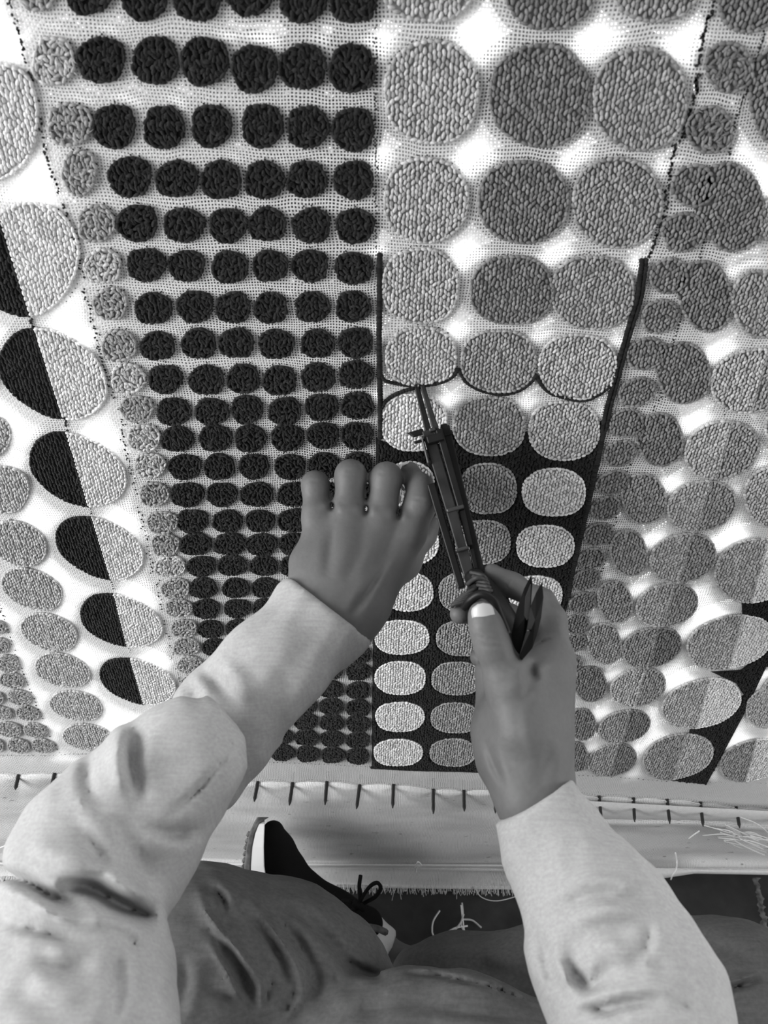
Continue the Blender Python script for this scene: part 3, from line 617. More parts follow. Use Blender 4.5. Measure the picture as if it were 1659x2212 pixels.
def sdf(prims, vox, folds=(), cut=None, sub=(), smooth_it=2, bbox=None, fs=1.0, wr=0.0):
    lo = np.min([np.minimum(p[0]-p[1], p[2]-p[3]) for p in prims], 0)-3*vox; hi = np.max([np.maximum(p[0]+p[1], p[2]+p[3]) for p in prims], 0)+3*vox
    if bbox: lo = np.maximum(lo, bbox[0]); hi = np.minimum(hi, bbox[1])
    lo = lo-0.004; hi = hi+0.004
    n = np.ceil((hi-lo)/vox).astype(int)+1; ax = [(lo[i]+vox*np.arange(n[i])).astype(np.float32) for i in range(3)]
    D = np.full(n, 0.05, np.float32)
    def ev(D, p, op):
        pa, ra, pb, rb, k, sq = p; pad = kmax+4*vox+(0.01 if op == 'sub' else 0)
        sm = 1.0 if sq is None else max(1.0, sq[1])
        l = np.minimum(pa-ra*sm, pb-rb*sm)-pad; h = np.maximum(pa+ra*sm, pb+rb*sm)+pad
        s = [slice(max(0, int((l[i]-lo[i])/vox)), min(n[i], int((h[i]-lo[i])/vox)+2)) for i in range(3)]
        if any(q.stop <= q.start for q in s): return
        x = ax[0][s[0]][:, None, None]-pa[0]; y = ax[1][s[1]][None, :, None]-pa[1]; z = ax[2][s[2]][None, None, :]-pa[2]
        b = pb-pa
        if sq is not None:
            nn, sf = sq; nn = nn/np.linalg.norm(nn); c = x*nn[0]+y*nn[1]+z*nn[2]; f = 1/sf-1
            x, y, z = x+nn[0]*c*f, y+nn[1]*c*f, z+nn[2]*c*f; cb = b@nn; b = b+nn*cb*f
        bb = b@b+1e-12; hh = np.clip((x*b[0]+y*b[1]+z*b[2])/bb, 0, 1)
        d = np.sqrt((x-b[0]*hh)**2+(y-b[1]*hh)**2+(z-b[2]*hh)**2)-(ra+(rb-ra)*hh)
        if sq is not None: d = d*min(1, sf)
        d = d.astype(np.float32); c = D[tuple(s)]
        if op == 'sub': D[tuple(s)] = np.maximum(c, -d); return
        q = np.maximum(k-np.abs(c-d), 0)/k; D[tuple(s)] = np.minimum(c, d)-q*q*k*0.25
    kmax = max(p[4] for p in prims)
    for p in prims: ev(D, p, 'add')
    if folds:
        # creases and folds: evaluated in a thin shell only
        idx = np.nonzero(np.abs(D) < 0.024); X = np.stack([ax[0][idx[0]], ax[1][idx[1]], ax[2][idx[2]]], 1)
        px, py = proj(X); dd = D[idx]; d0_ = dd.copy()
        for f in folds:
            pts, wd, amp = f[0], f[1], f[2]; mode = f[3] if len(f) > 3 else 'groove'
            x0 = min(p[0] for p in pts)-wd*4; x1 = max(p[0] for p in pts)+wd*4; y0 = min(p[1] for p in pts)-wd*4; y1 = max(p[1] for p in pts)+wd*4
            s = np.nonzero((px > x0) & (px < x1) & (py > y0) & (py < y1))[0]
            if not len(s): continue
            q, sg, t = poly2(px[s], py[s], smooth_pts(pts, 4) if len(pts) > 2 else pts)
            taper = np.abs(np.sin(np.clip(t, 0, 1)*math.pi))**0.8 if mode != 'full' else 1.0
            amp = amp*fs
            if mode == 'step':       # cloth lying over cloth: raised on the right-hand side of the line, dropping off sharply
                g = np.where(sg > 0, np.exp(-(q/wd)), np.exp(-(q/(wd*0.12))**2)); dd[s] -= amp*taper*g
            elif amp > 0 and mode != 'full' and fs != 1.0: dd[s] += amp*taper*(np.exp(-(q/(wd*0.9))**1.7)-0.42*np.exp(-((q-2.0*wd)/(1.2*wd))**2))
            else: dd[s] += amp*taper*np.exp(-(q/wd)**2)
        if wr:
            a_ = X.astype(np.float64); o_ = np.sin(a_@[31., 17, -23])+np.sin(a_@[-19., 37, 29]+1.3)
            n_ = np.sin(a_@[70., 52, -40]+1.7*o_)+0.6*np.sin(a_@[-95., 61, 120]+2.1*o_+.7)+0.4*np.sin(a_@[150., -170, 90]+2.6*o_)
            dd = dd+(wr*(np.abs(n_)-0.8)).astype(np.float32)
        if fs != 1.0: dd = d0_+np.clip(dd-d0_, -0.011, 0.0135)
        D[idx] = dd
    for p in sub: ev(D, p, 'sub')
    if cut:
        for p0, nn in cut:
            nn = np.asarray(nn)/np.linalg.norm(nn); x = ax[0][:, None, None]-p0[0]; y = ax[1][None, :, None]-p0[1]; z = ax[2][None, None, :]-p0[2]
            D = np.maximum(D, (x*nn[0]+y*nn[1]+z*nn[2]).astype(np.float32))
    D[0] = D[-1] = 0.05; D[:, 0] = D[:, -1] = 0.05; D[:, :, 0] = D[:, :, -1] = 0.05
    # surface nets
    S = D < 0; c = n-1; cnt = np.zeros(c, np.float32); acc = np.zeros(tuple(c)+(3,), np.float32)
    sl = lambda o, k: slice(o, o+k)
    for axis in range(3):
        o1, o2 = [a for a in range(3) if a != axis]
        for u in (0, 1):
            for v in (0, 1):
                off = [0, 0, 0]; off[o1] = u; off[o2] = v
                s0 = tuple(sl(off[a], c[a]) for a in range(3)); off1 = list(off); off1[axis] = 1; s1 = tuple(sl(off1[a], c[a]) for a in range(3))
                d0, d1 = D[s0], D[s1]; ch = (d0 < 0) != (d1 < 0); i = np.nonzero(ch); t = d0[i]/(d0[i]-d1[i])
                cnt[i] += 1; q = acc[i]; q[:, axis] += t; q[:, o1] += u; q[:, o2] += v; acc[i] = q
    act = cnt > 0; ids = np.full(c, -1, np.int64); ids[act] = np.arange(act.sum()); ci = np.stack(np.nonzero(act), 1)
    V = lo+vox*(ci+acc[act]/cnt[act][:, None]); Q = []
    for axis in range(3):
        o1, o2 = [(1, 2), (2, 0), (0, 1)][axis]
        s0 = [slice(1, n[a]-1) for a in range(3)]; s1 = list(s0); s0[axis] = slice(0, n[axis]-1); s1[axis] = slice(1, n[axis])
        A, B = S[tuple(s0)], S[tuple(s1)]
        for fl_, msk in ((False, A & ~B), (True, B & ~A)):
            i = np.stack(np.nonzero(msk), 1)
            if not len(i): continue
            base = i.copy(); base[:, o1] += 1; base[:, o2] += 1
            e1 = np.zeros(3, int); e1[o1] = 1; e2 = np.zeros(3, int); e2[o2] = 1
            g = lambda q: ids[q[:, 0], q[:, 1], q[:, 2]]
            f = np.stack([g(base-e1-e2), g(base-e2), g(base), g(base-e1)], 1)
            Q.append(f[:, ::-1] if fl_ else f)
    F = np.vstack(Q); F = F[(F >= 0).all(1)]
    for _ in range(smooth_it):       # light relaxation
        s = np.zeros_like(V); k = np.zeros(len(V))
        for a, b in ((0, 1), (1, 2), (2, 3), (3, 0)):
            np.add.at(s, F[:, a], V[F[:, b]]); np.add.at(s, F[:, b], V[F[:, a]]); np.add.at(k, F[:, a], 1); np.add.at(k, F[:, b], 1)
        V = V+0.5*(s/np.maximum(k, 1)[:, None]-V)
    return V, F
def fuse(parts):
    Vs = []; Fs = []; o = 0
    for V, F in parts: Vs.append(V); Fs.append(F+o); o += len(V)
    return np.vstack(Vs), np.vstack(Fs)

man = empty('person', None, 'person seated cross-legged in pale linen shirt and dark trousers, tufting with both hands', 'person')
Nc = -Fv
# ---- left hand: back of the hand to the viewer, fingers hooked away towards the cloth
LH = []
flat = (Fv, 0.62)
for mc, wr in (((683,1112,.548,27),(680,1262,.528,34)), ((752,1112,.545,29),(712,1285,.525,36)), ((822,1125,.545,30),(742,1305,.525,36)), ((886,1148,.548,29),(768,1322,.528,34))):
    LH.append(cone(mc, wr, 0.013))
LH += [cone((650,1215,.540,18),(690,1300,.53,34), .02), cone((860,1190,.556,30),(790,1300,.54,34), .02), cone((740,1180,.556,50),(745,1290,.535,50), .02)]
LH += chain([(684,1120,.549,30),(681,1047,.556,27),(684,1050,.572,23),(700,1080,.592,19)], .006)       # little finger
LH += chain([(752,1120,.547,32),(757,1026,.553,30.5),(760,1030,.572,25),(772,1068,.594,20)], .006)
LH += chain([(822,1130,.547,33),(835,1032,.553,31),(838,1036,.572,25),(846,1078,.594,20)], .006)
LH += chain([(884,1152,.549,36),(909,1088,.552,32),(908,1052,.556,26),(884,1020,.570,19),(872,1026,.588,17)], .006)
LH += chain([(800,1290,.545,34),(872,1215,.566,32),(912,1155,.578,25),(936,1122,.580,17)], .010)      # thumb below
LH += chain([(735,1300,.528,78),(690,1370,.522,64),(620,1440,.516,50)], .022, (Fv, .72))
lf = [([(840,1215),(790,1285),(755,1335)], 9, .0013), ([(868,1190),(835,1235),(800,1290)], 8, -.0012), ([(790,1140),(770,1200),(745,1260)], 12, .0009), ([(722,1130),(712,1190),(705,1250)], 12, .0008), ([(855,1150),(830,1190),(790,1240)], 10, .0008),
      ([(720,1085),(717,1105)], 8, .0015), ([(792,1090),(790,1115)], 8, .0015), ([(862,1098),(858,1125)], 7, .0018),
      ([(663,1040),(700,1042)], 2.5, .0004), ([(738,1018),(776,1018)], 2.5, .0005), ([(738,1026),(778,1027)], 2.5, .0004), ([(815,1022),(855,1022)], 2.5, .0005), ([(885,1075),(935,1085)], 2.5, .0004)]
left_hand = sdf(LH, 0.0012, lf, fs=1.5)
# ---- right hand: seen from the thumb side, closed round the tool handle
RH = []
RH += chain([(1040,1326,.462,27),(1050,1352,.461,31),(1064,1394,.462,34),(1096,1465,.466,45),(1128,1570,.462,52)], .008)
RH += [cone((1150,1480,.486,72),(1140,1600,.474,76), .022), cone((1190,1430,.495,44),(1168,1560,.482,52), .02), cone((1075,1560,.49,36),(1090,1640,.482,40), .02), cone((1055,1450,.505,30),(1075,1560,.50,38), .015),
       cone((1060,1585,.480,25),(1072,1650,.474,24), .020)]
RH += chain([(1196,1425,.495,42),(1188,1340,.500,32),(1170,1300,.508,26),(1108,1264,.518,23),(1062,1238,.524,21)], .007)     # index over the tool
RH += chain([(1180,1440,.515,38),(1165,1360,.530,27),(1100,1330,.535,23),(1020,1322,.520,22),(993,1326,.512,22)], .006)       # middle finger round the handle
RH += chain([(1165,1470,.525,36),(1140,1410,.545,25),(1070,1392,.540,22),(1036,1420,.520,21)], .006)
RH += chain([(1140,1500,.530,34),(1110,1450,.545,22),(1060,1450,.535,20),(1044,1475,.515,19)], .006)
RH += chain([(1138,1560,.480,66),(1144,1640,.471,70),(1152,1700,.462,67),(1160,1740,.456,64),(1215,1860,.450,58)], .014, (Fv, .85))
rf = [([(1147,1425),(1150,1455),(1165,1470)], 13, .0022), ([(1150,1398),(1175,1385),(1200,1378)], 2.6, .0011), ([(1108,1248),(1086,1282)], 2.4, .0009), ([(1130,1440),(1140,1480),(1130,1520)], 14, .0016),
      ([(1036,1360),(1060,1368),(1085,1360)], 2.5, .0005), ([(1035,1374),(1062,1382),(1090,1374)], 2.5, .0006), ([(1040,1390),(1066,1398),(1092,1390)], 2.5, .0005),
      ([(1050,1600),(1066,1650),(1090,1700)], 9, .0009), ([(1165,1700),(1180,1650),(1195,1600)], 14, .0008), ([(1130,1500),(1140,1580),(1150,1640)], 14, -.0008)]
right_hand = sdf(RH, 0.0012, rf, fs=1.4)
# ---- unseen trunk, arms and lower legs under the clothes
TB = [wcone((0, -.66, .16), .13, (0, -.64, .45), .12), wcone((0, -.64, .45), .12, (0, -.63, .78), .13), wcone((-.15, -.63, .83), .06, (.15, -.63, .83), .06), wcone((0, -.63, .85), .05, (0, -.62, .93), .048)]
pe_l = P(190, 1940, .455); pe_r = P(1430, 2290, .40)
TB += [wcone((-.17, -.64, .78), .03, P(120, 2430, .43), .02), wcone(P(120, 2430, .43), .02, pe_l, .02), wcone(pe_l, .016, P(590, 1480, .524), .014), wcone((.17, -.64, .78), .03, P(1430, 2450, .43), .02), wcone(P(1430, 2450, .43), .02, pe_r, .02), wcone(pe_r, .022, P(1230, 1890, .445), .020)]
trunk = sdf(TB, 0.006)
ankle = sdf(chain([(800,2020,.905,34),(860,2085,.90,36),(960,2090,.88,42)], .01), 0.003)
mk('body', *fuse([left_hand, right_hand, trunk, ankle]), M['skin'], man)
def nail_plate(c, ax, sd, up, L, Wd, name='fingernail'):
    V = []; n = 9
    for i in range(n):
        for j in range(n):
            u = i/(n-1)*2-1; v = j/(n-1)*2-1
            ww = Wd*(1-0.10*max(0, u)**2) * (1 if u > -0.2 else 1)
            e = math.sqrt(max(0, 1-abs(u)**3.2)); x = v*ww*(0.25+0.75*e)
            V.append(c+ax*(u*L)+sd*x+up*(-(v*v)*Wd*0.42*(0.25+0.75*e)-(u*u)*L*0.10))
    F = [(i*n+j, i*n+j+1, (i+1)*n+j+1, (i+1)*n+j) for i in range(n-1) for j in range(n-1)]
    o = mk(name, V, F, M['nail'], man); sol = o.modifiers.new('s', 'SOLIDIFY'); sol.thickness = 0.0008; sol.offset = 0; return o
tip = P(1043, 1319, .462); base_ = P(1051, 1351, .461); axn = (tip-base_)/np.linalg.norm(tip-base_); upn = (CAM-tip); upn /= np.linalg.norm(upn); upn = upn-axn*(upn@axn); upn /= np.linalg.norm(upn); sdn = np.cross(axn, upn)
nail_plate(P(1043, 1325, .462)+upn*0.0088, axn, sdn, upn, 0.0060, 0.0064)
nt_ = P(944, 1117, .580); a2 = P(950, 1100, .580)-P(936, 1128, .580); a2 /= np.linalg.norm(a2); u2 = Rv*0.75+Nc*0.66; u2 = u2-a2*(u2@a2); u2 /= np.linalg.norm(u2)
nail_plate(P(942, 1118, .579)+u2*0.0035, a2, np.cross(a2, u2), u2, 0.0042, 0.0042)

# ---- shirt
shirt_body = sdf([wcone((0, -.68, .14), .165, (0, -.66, .45), .15), wcone((0, -.66, .45), .15, (0, -.65, .76), .155), wcone((-.15, -.65, .80), .085, (.15, -.65, .80), .085), wcone((-.17, -.64, .80), .07, P(120, 2430, .42), .035, .04), wcone((.17, -.64, .80), .07, P(1430, 2450, .42), .03, .04)], 0.006,
                 cut=[((0, -.65, .865), (0, 0.1, 1))])
shirt = mk('shirt', *shirt_body, M['linen'], man)
LS = []
LS += chain([(735,1290,.530,108),(700,1328,.522,107),(590,1440,.508,110),(490,1555,.509,116),(440,1655,.512,104)], .008, (Fv, .72))
LS += chain([(400,1642,.446,132),(360,1685,.444,138)], .002, (Fv, .85))
LS += chain([(350,1690,.450,132),(235,1800,.435,158),(180,1860,.425,164)], .010, (Fv, .85))
LS += chain([(330,1850,.440,90),(310,1900,.435,80)], .02)
LS += chain([(165,1985,.415,170),(150,2110,.40,215),(140,2290,.37,250)], .008, (Fv, .8))
lsf = [
 ([(262,1560),(250,1640),(262,1710)], 20, -.0075), ([(300,1570),(290,1660),(310,1740)], 15, .0060), ([(195,1620),(190,1700),(230,1760)], 14, .0035),
 ([(430,1440),(480,1490),(520,1530)], 16, .0045), ([(475,1420),(520,1470),(530,1520)], 16, -.0038), ([(400,1470),(440,1520)], 14, .0025),
 ([(320,1780),(370,1800),(440,1790)], 15, .0050), ([(150,1760),(215,1850),(215,1905)], 18, .0050), ([(250,1760),(290,1850),(330,1905)], 26, .0024), ([(60,1830),(140,1860),(195,1875)], 28, -.0070),
 ([(-10,1885),(60,1905),(120,1940),(190,1962)], 13, .0105), ([(120,1925),(190,1915),(260,1955),(345,1992)], 21, .0125), ([(-10,1925),(70,1955),(150,1990),(230,1995)], 12, -.0050), ([(-10,1985),(80,2010),(180,2040)], 12, .0040), ([(120,1890),(210,1885),(300,1930)], 14, -.0045),
  ([(240,1890),(290,1930),(330,1940)], 14, -.0035),
 ([(70,2070),(130,2095),(200,2090)], 20, .0045), ([(215,1990),(280,2030),(310,2070)], 16, .0030), ([(250,2040),(255,2120),(245,2212)], 14, .0035), ([(305,2000),(300,2100),(292,2230)], 10, .0020, 'step'),
 ([(30,2140),(90,2180),(150,2230)], 30, .0030),
 ([(570,1420),(610,1460),(640,1520)], 14, .0010), ([(748,1450),(660,1548),(590,1612)], 6, .0026),
 ([(530,1560),(480,1640),(435,1700),(385,1745),(355,1780)], 6, .0035), ([(300,1860),(310,1800),(330,1790)], 5, .0018)]
cuff_c = P(712, 1314, .525); cuff_n = P(712+61, 1314-79, .530)-cuff_c
left_sleeve = sdf(LS, 0.0024, lsf, fs=1.25, wr=.0012, smooth_it=5, cut=[(cuff_c, cuff_n)], sub=[cone((760,1258,.535,100),(665,1362,.516,86), .001, (Fv, .66))])
ls = mk('sleeve', *left_sleeve, M['linen'], shirt); ls['label'] = 'left sleeve reaching across, bunched in deep folds at the elbow'
RS = []
RS += chain([(1150,1700,.457,84),(1166,1745,.452,86),(1205,1840,.442,110),(1262,1930,.430,132)], .010, (Fv, .8))
RS += chain([(1296,1985,.420,158),(1318,2060,.412,166),(1378,2150,.398,182),(1400,2300,.375,195)], .010, (Fv, .85))
rsf = [([(1180,1990),(1240,1945),(1310,1930),(1375,1945),(1425,1980)], 13, .0032), ([(1225,2005),(1265,1980),(1320,1970),(1380,1990)], 20, -.0045),
 ([(1220,2040),(1240,2090),(1270,2130),(1300,2110),(1340,2080)], 22, .0060), ([(1405,1990),(1398,2040),(1360,2085)], 10, .0038), ([(1270,2020),(1330,2050),(1350,2030)], 26, -.0040),
 ([(1240,2195),(1330,2172),(1430,2160),(1520,2195)], 14, .0045), ([(1250,2190),(1300,2180),(1350,2195)], 14, .0030), ([(1330,2150),(1400,2150),(1480,2165)], 13, -.0035), ([(1170,2010),(1190,2100),(1240,2180)], 14, .0035), ([(1200,2060),(1230,2140)], 10, -.003),
 ([(1400,2050),(1440,2110),(1490,2160)], 14, .0022), ([(1360,1900),(1400,1935)], 10, .0025), ([(1225,1770),(1240,1830),(1230,1900)], 16, .0008)]
rc = P(1160, 1722, .452); rn = P(1160-42, 1722-70, .457)-rc
right_sleeve = sdf(RS, 0.0024, rsf, fs=1.3, wr=.0012, smooth_it=5, cut=[(rc, rn)], sub=[cone((1135,1672,.461,78),(1178,1775,.448,70), .001, (Fv, .72))])
rs = mk('sleeve', *right_sleeve, M['linen'], shirt); rs['label'] = 'right sleeve, smooth near the cuff and creased at the elbow'

# ---- trousers
TR = []
TR += chain([(330,2330,.66,200),(420,2085,.70,188),(600,2110,.73,178),(690,2150,.735,150)], .03)
TR += chain([(690,2150,.735,150),(760,2250,.72,120),(640,2420,.66,160)], .03)
TR += chain([(905,2112,.865,62),(980,2112,.855,80),(1180,2115,.82,100),(1420,2128,.775,132),(1590,2168,.745,158),(1760,2260,.72,170)], .02)
TR += chain([(600,2300,.66,100),(760,2235,.665,98),(880,2205,.67,98),(1010,2215,.665,100),(1150,2270,.655,98)], .008)
TR += chain([(1590,2200,.735,120),(1500,2400,.68,170)], .04)
tf = [([(430,1905),(440,1960),(500,2040),(560,2110),(580,2212)], 9, -.0065), ([(455,1920),(480,1940),(490,1975)], 9, .0080), ([(470,2010),(520,2100),(560,2190)], 10, .0100),
 ([(440,1990),(500,2090),(550,2200)], 7, .0070), ([(530,1960),(600,2060),(640,2160)], 10, .0050), ([(560,1945),(640,2030),(680,2110),(690,2160)], 12, .0050), ([(600,1945),(680,2000),(740,2070),(790,2110)], 14, .0040), ([(520,1930),(580,1990),(640,2090),(660,2170)], 10, -.0040),
 ([(640,1990),(710,2060),(750,2120)], 11, -.0035), ([(610,2140),(620,2180),(640,2130)], 7, .0055), ([(590,2110),(575,2150),(580,2200)], 6, .0050), ([(740,2070),(790,2100),(830,2110)], 8, .0060),
 ([(440,2130),(480,2150),(540,2180)], 9, .0050), ([(390,2060),(400,2120),(380,2212)], 12, .0040), ([(700,2200),(800,2180),(900,2160),(960,2150)], 14, .0030), ([(900,2185),(960,2180),(1050,2190),(1130,2200)], 12, .0050),
 ([(950,2150),(1010,2130),(1080,2140)], 16, -.0030), ([(900,2080),(1000,2060),(1100,2080)], 20, -.0030), ([(1030,2085),(1080,2100),(1150,2120)], 14, .0040), ([(900,2050),(980,2035),(1100,2020)], 10, .0015),
 ([(1480,2020),(1560,2050),(1640,2080)], 18, .0030), ([(1500,2165),(1580,2135),(1659,2112)], 7, .0080), ([(1500,2150),(1580,2122),(1659,2098)], 7, -.0050), ([(860,2110),(900,2104),(1000,2118),(1100,2148),(1180,2190)], 5, .0040)]
trousers = mk('trousers', *sdf(TR, 0.0030, tf, fs=1.3, wr=.0014, smooth_it=5, cut=[((0, 0, 0.004), (0, 0, -1)), ((0, -.62, 0), (0, -1, 0))]), M['trouser'], man)
tubes('hem_stitching', [([P(1490, 2160, .70), P(1570, 2130, .705), P(1680, 2098, .71)], 0.0035)], 0.0035, M['linen'], trousers, 6, 0.5)

# ---- shoe, sole turned to the left, toe up against the cloth
shoe = mk('shoe', *sdf(chain([(590,1797,.872,24),(598,1840,.88,37),(612,1890,.888,49),(640,1950,.895,62),(690,2000,.905,72),(640,2140,.92,75)], .012)
          + chain([(640,1950,.895,58),(720,1975,.895,42),(790,1998,.895,38)], .016), .0022, cut=[(P(569, 1850, .885), -Rv*1.0+Uv*0.03)]), M['shoe_black'], man)
shoe['label'] = 'black knit trainer with white midsole, toe up against the cloth'
def sole(name, rows, m, z0, z1):
    V = []
    for (y, xl, xr, hw, d) in rows:
        for x, dd in ((xl+2, -hw*1.0), (xl, -hw*0.8), (xl, hw*0.8), (xl+2, hw), (xr, hw), (xr, -hw)): V.append(P(x, y, d+dd))
    n = len(rows); F = [(i*6+k, i*6+(k+1) % 6, i*6+6+(k+1) % 6, i*6+6+k) for i in range(n-1) for k in range(6)]+[(5, 4, 3, 2, 1, 0), tuple((n-1)*6+k for k in range(6))]
    o = mk(name, V, F, m, shoe, smooth=False); b = o.modifiers.new('b', 'BEVEL'); b.width = .0012; b.segments = 2; return o
sole('midsole', [(1771,566,572,.012,.868),(1780,557,572,.024,.870),(1800,549,571,.034,.874),(1830,542,570,.040,.880),(1870,539,571,.044,.886),(1900,540,575,.045,.890),(1930,543,582,.046,.894),(2000,556,600,.046,.903),(2100,580,620,.042,.915)], M['shoe_white'], 0, 0)
sole('outsole', [(1765,556,582,.014,.870),(1778,548,560,.026,.872),(1800,538,550,.037,.876),(1830,532,544,.043,.882),(1870,527,541,.047,.888),(1900,526,541,.048,.892),(1930,528,544,.049,.896),(2000,540,558,.049,.905),(2100,566,584,.045,.917)], M['shoe_grey'], 0, 0)
for y in range(1800, 1950, 14):
    x = np.interp(y, [1800, 1830, 1870, 1930], [537, 531, 526, 527])
    p = tubes('tread_lug', [([P(x+1, y, .845+(y-1800)*.0001), P(x-1, y+4, .885+(y-1800)*.0001), P(x+1, y+1, .925+(y-1800)*.0001)], .0024)], .003, M['shoe_grey'], shoe, 5)
LD = .862
tubes('shoelace', [(smooth_pts([P(772,1962,LD), P(778,1940,LD-.004), P(776,1915,LD-.008), P(779,1891,LD-.008)], 5), .0022),
  (smooth_pts([P(774,1958,LD), P(784,1936,LD-.006), P(800,1914,LD-.010), P(815,1907,LD-.010), P(822,1918,LD-.008), P(812,1936,LD-.004), P(792,1948,LD), P(776,1958,LD)], 5), .0022),
  (smooth_pts([P(772,1960,LD), P(750,1946,LD), P(738,1950,LD+.004), P(752,1968,LD+.002), P(772,1962,LD)], 5), .0022),
  (smooth_pts([P(765,1950,LD), P(776,1956,LD-.004), P(786,1964,LD)], 5), .004), (smooth_pts([P(688,1920,.868), P(706,1932,.862), P(724,1950,.868)], 5), .0024), (smooth_pts([P(720,1930,.872), P(738,1952,.866), P(742,1972,.872)], 5), .0024)], .002, M['shoe_black'], shoe, 6)
mk('eyelet_tab', *sdf([cone((668,1916,.862,5),(684,1924,.862,5), .002)], .0009), M['shoe_grey'], shoe); mk('eyelet_tab', *sdf([cone((694,1944,.858,4),(704,1948,.858,4), .002)], .0009), M['shoe_grey'], shoe)
tubes('collar_lining', [(smooth_pts([P(768,2000,.862), P(790,2002,.858), P(815,2006,.858), P(834,2014,.866)], 5), .0036)], .0036, M['shoe_grey'], shoe, 6)
sock = mk('sock', *sdf(chain([(790,2012,.90,44),(818,2042,.897,43)], .01)+chain([(822,2046,.897,46),(830,2054,.897,46)], .002), .0022, [([(798,2072),(822,2024),(834,2008)], 2.2, .0012, 'full')], cut=[(P(828, 2050, .9), P(866, 2080, .9)-P(828, 2050, .9))]), M['sock'], man)
sock['label'] = 'short pale sock with a ribbed cuff'

# ------------------------------------------------------------------ the tufting tool held by both hands
tool = empty('tufting_tool', None, 'long black metal hand-tufting tool, needle in the cloth, gripped by the right hand', 'tool')
TA = K(905, 836, 0.001); TBp = P(1022, 1255, .520); taxis = (TBp-TA)
def tp(y): 
    """point of the tool axis seen at image row y"""
    lo_, hi_ = -0.1, 1.6
    for _ in range(40):
        mid = (lo_+hi_)/2; q = TA+taxis*mid
        if proj(q[None])[1][0] < y: lo_ = mid
        else: hi_ = mid
    return TA+taxis*((lo_+hi_)/2)
tdir = taxis/np.linalg.norm(taxis); tc_ = CAM-tp(1050); tc_ /= np.linalg.norm(tc_); tW = np.cross(tdir, tc_); tW /= np.linalg.norm(tW)
if tW@Rv < 0: tW = -tW
tN = np.cross(tW, tdir); tN = tN if tN@tc_ > 0 else -tN
def bar(name, y0, y1, w0, w1, n0, n1, m, w2=None, w3=None, bev=.0008):
    """bar along the tool: rows y0..y1, across w0..w1 (px), height n0..n1 (m) towards the viewer"""
    w2 = w0 if w2 is None else w2; w3 = w1 if w3 is None else w3; V = []
    for y, a, b in ((y0, w0, w1), (y1, w2, w3)):
        c = tp(y); s = ((c-CAM)@Fv)/FP
        for ww, nn_ in ((a, n0), (b, n0), (b, n1), (a, n1)): V.append(c+tW*ww*s+tN*nn_)
    F = [(0, 1, 2, 3), (7, 6, 5, 4), (0, 4, 5, 1), (1, 5, 6, 2), (2, 6, 7, 3), (3, 7, 4, 0)]
    o = mk(name, V, F, m, tool, smooth=False); b = o.modifiers.new('b', 'BEVEL'); b.width = bev; b.segments = 2; return o
bar('needle_tube', 838, 948, -10, 1, -.003, .003, M['black_metal'], -14, 1); bar('needle_tube', 838, 948, 3, 13, -.003, .004, M['worn_metal'], 3, 18)
bar('guide_rail', 930, 1105, -20, 6, -.004, .004, M['worn_metal'], -16, 8); bar('guide_rail', 936, 1108, 9, 24, -.004, .006, M['black_metal'], 10, 24)
bar('slide_rail', 928, 1245, 24, 41, -.010, .000, M['black_metal'], 10, 30)
bar('side_bar', 940, 1000, -25, -20, -.003, .007, M['steel_edge'], -27, -22); bar('side_bar', 1035, 1262, -40, -22, -.009, -.001, M['black_metal'], -36, -20)
bar('presser_wing', 921, 934, -52, -16, -.001, .001, M['black_metal'], -40, -16); bar('presser_wing', 942, 948, -44, -16, -.001, .001, M['black_metal'], -42, -16); bar('presser_wing', 924, 950, 22, 36, -.001, .001, M['black_metal'], 22, 44)
bar('clamp', 946, 962, -14, 22, .002, .009, M['black_metal']); bar('bolt', 930, 938, -4, 10, .003, .007, M['steel_edge'])
bar('slider', 1105, 1188, -16, 8, -.004, .006, M['worn_metal'], -15, 6); bar('slider', 1108, 1184, 10, 24, -.004, .004, M['black_metal'], 8, 20); bar('clamp', 1100, 1108, -14, 24, -.002, .0075, M['steel_edge'])
bar('foot', 1186, 1262, -18, 8, -.004, .003, M['worn_metal'], -16, 6); bar('foot', 1190, 1250, 9, 20, -.004, .002, M['black_metal'], 6, 16); bar('clamp', 1184, 1191, -19, 10, -.002, .007, M['steel_edge'])
tubes('grip', [(smooth_pts([P(1020,1240,.520), P(1040,1270,.512), P(1066,1308,.502), P(1092,1350,.494), P(1108,1400,.488), P(1112,1440,.488)], 6), [.006, .0085, .0095, .009, .008, .006])], .008, M['black_metal'], tool, 12)
tubes('wire_guard', [(smooth_pts([P(1004,1312,.488), P(1016,1296,.482), P(1040,1283,.478), P(1064,1296,.477), P(1080,1330,.477), P(1096,1370,.476)], 6), .0028)], .003, M['black_metal'], tool, 8)
tp_ = [smooth_pts([P(1016+i*5,1236+i*9,.512-i*.003), P(1044+i*4,1244+i*8,.506-i*.003), P(1052,1262+i*4,.512), P(1026-i*3,1272+i*6,.503), P(1000-i*5,1286+i*5,.503), P(985-i*2,1298+i*3,.508)], 6) for i in range(5)]
tubes('tied_cord', [(p, .0013) for p in tp_]+[(smooth_pts([P(1010,1262,.51), P(1030,1248,.50), P(1050,1256,.505), P(1060,1276,.508), P(1042,1290,.500)], 6), .0016)], .0014, M['rubber'], tool, 6)

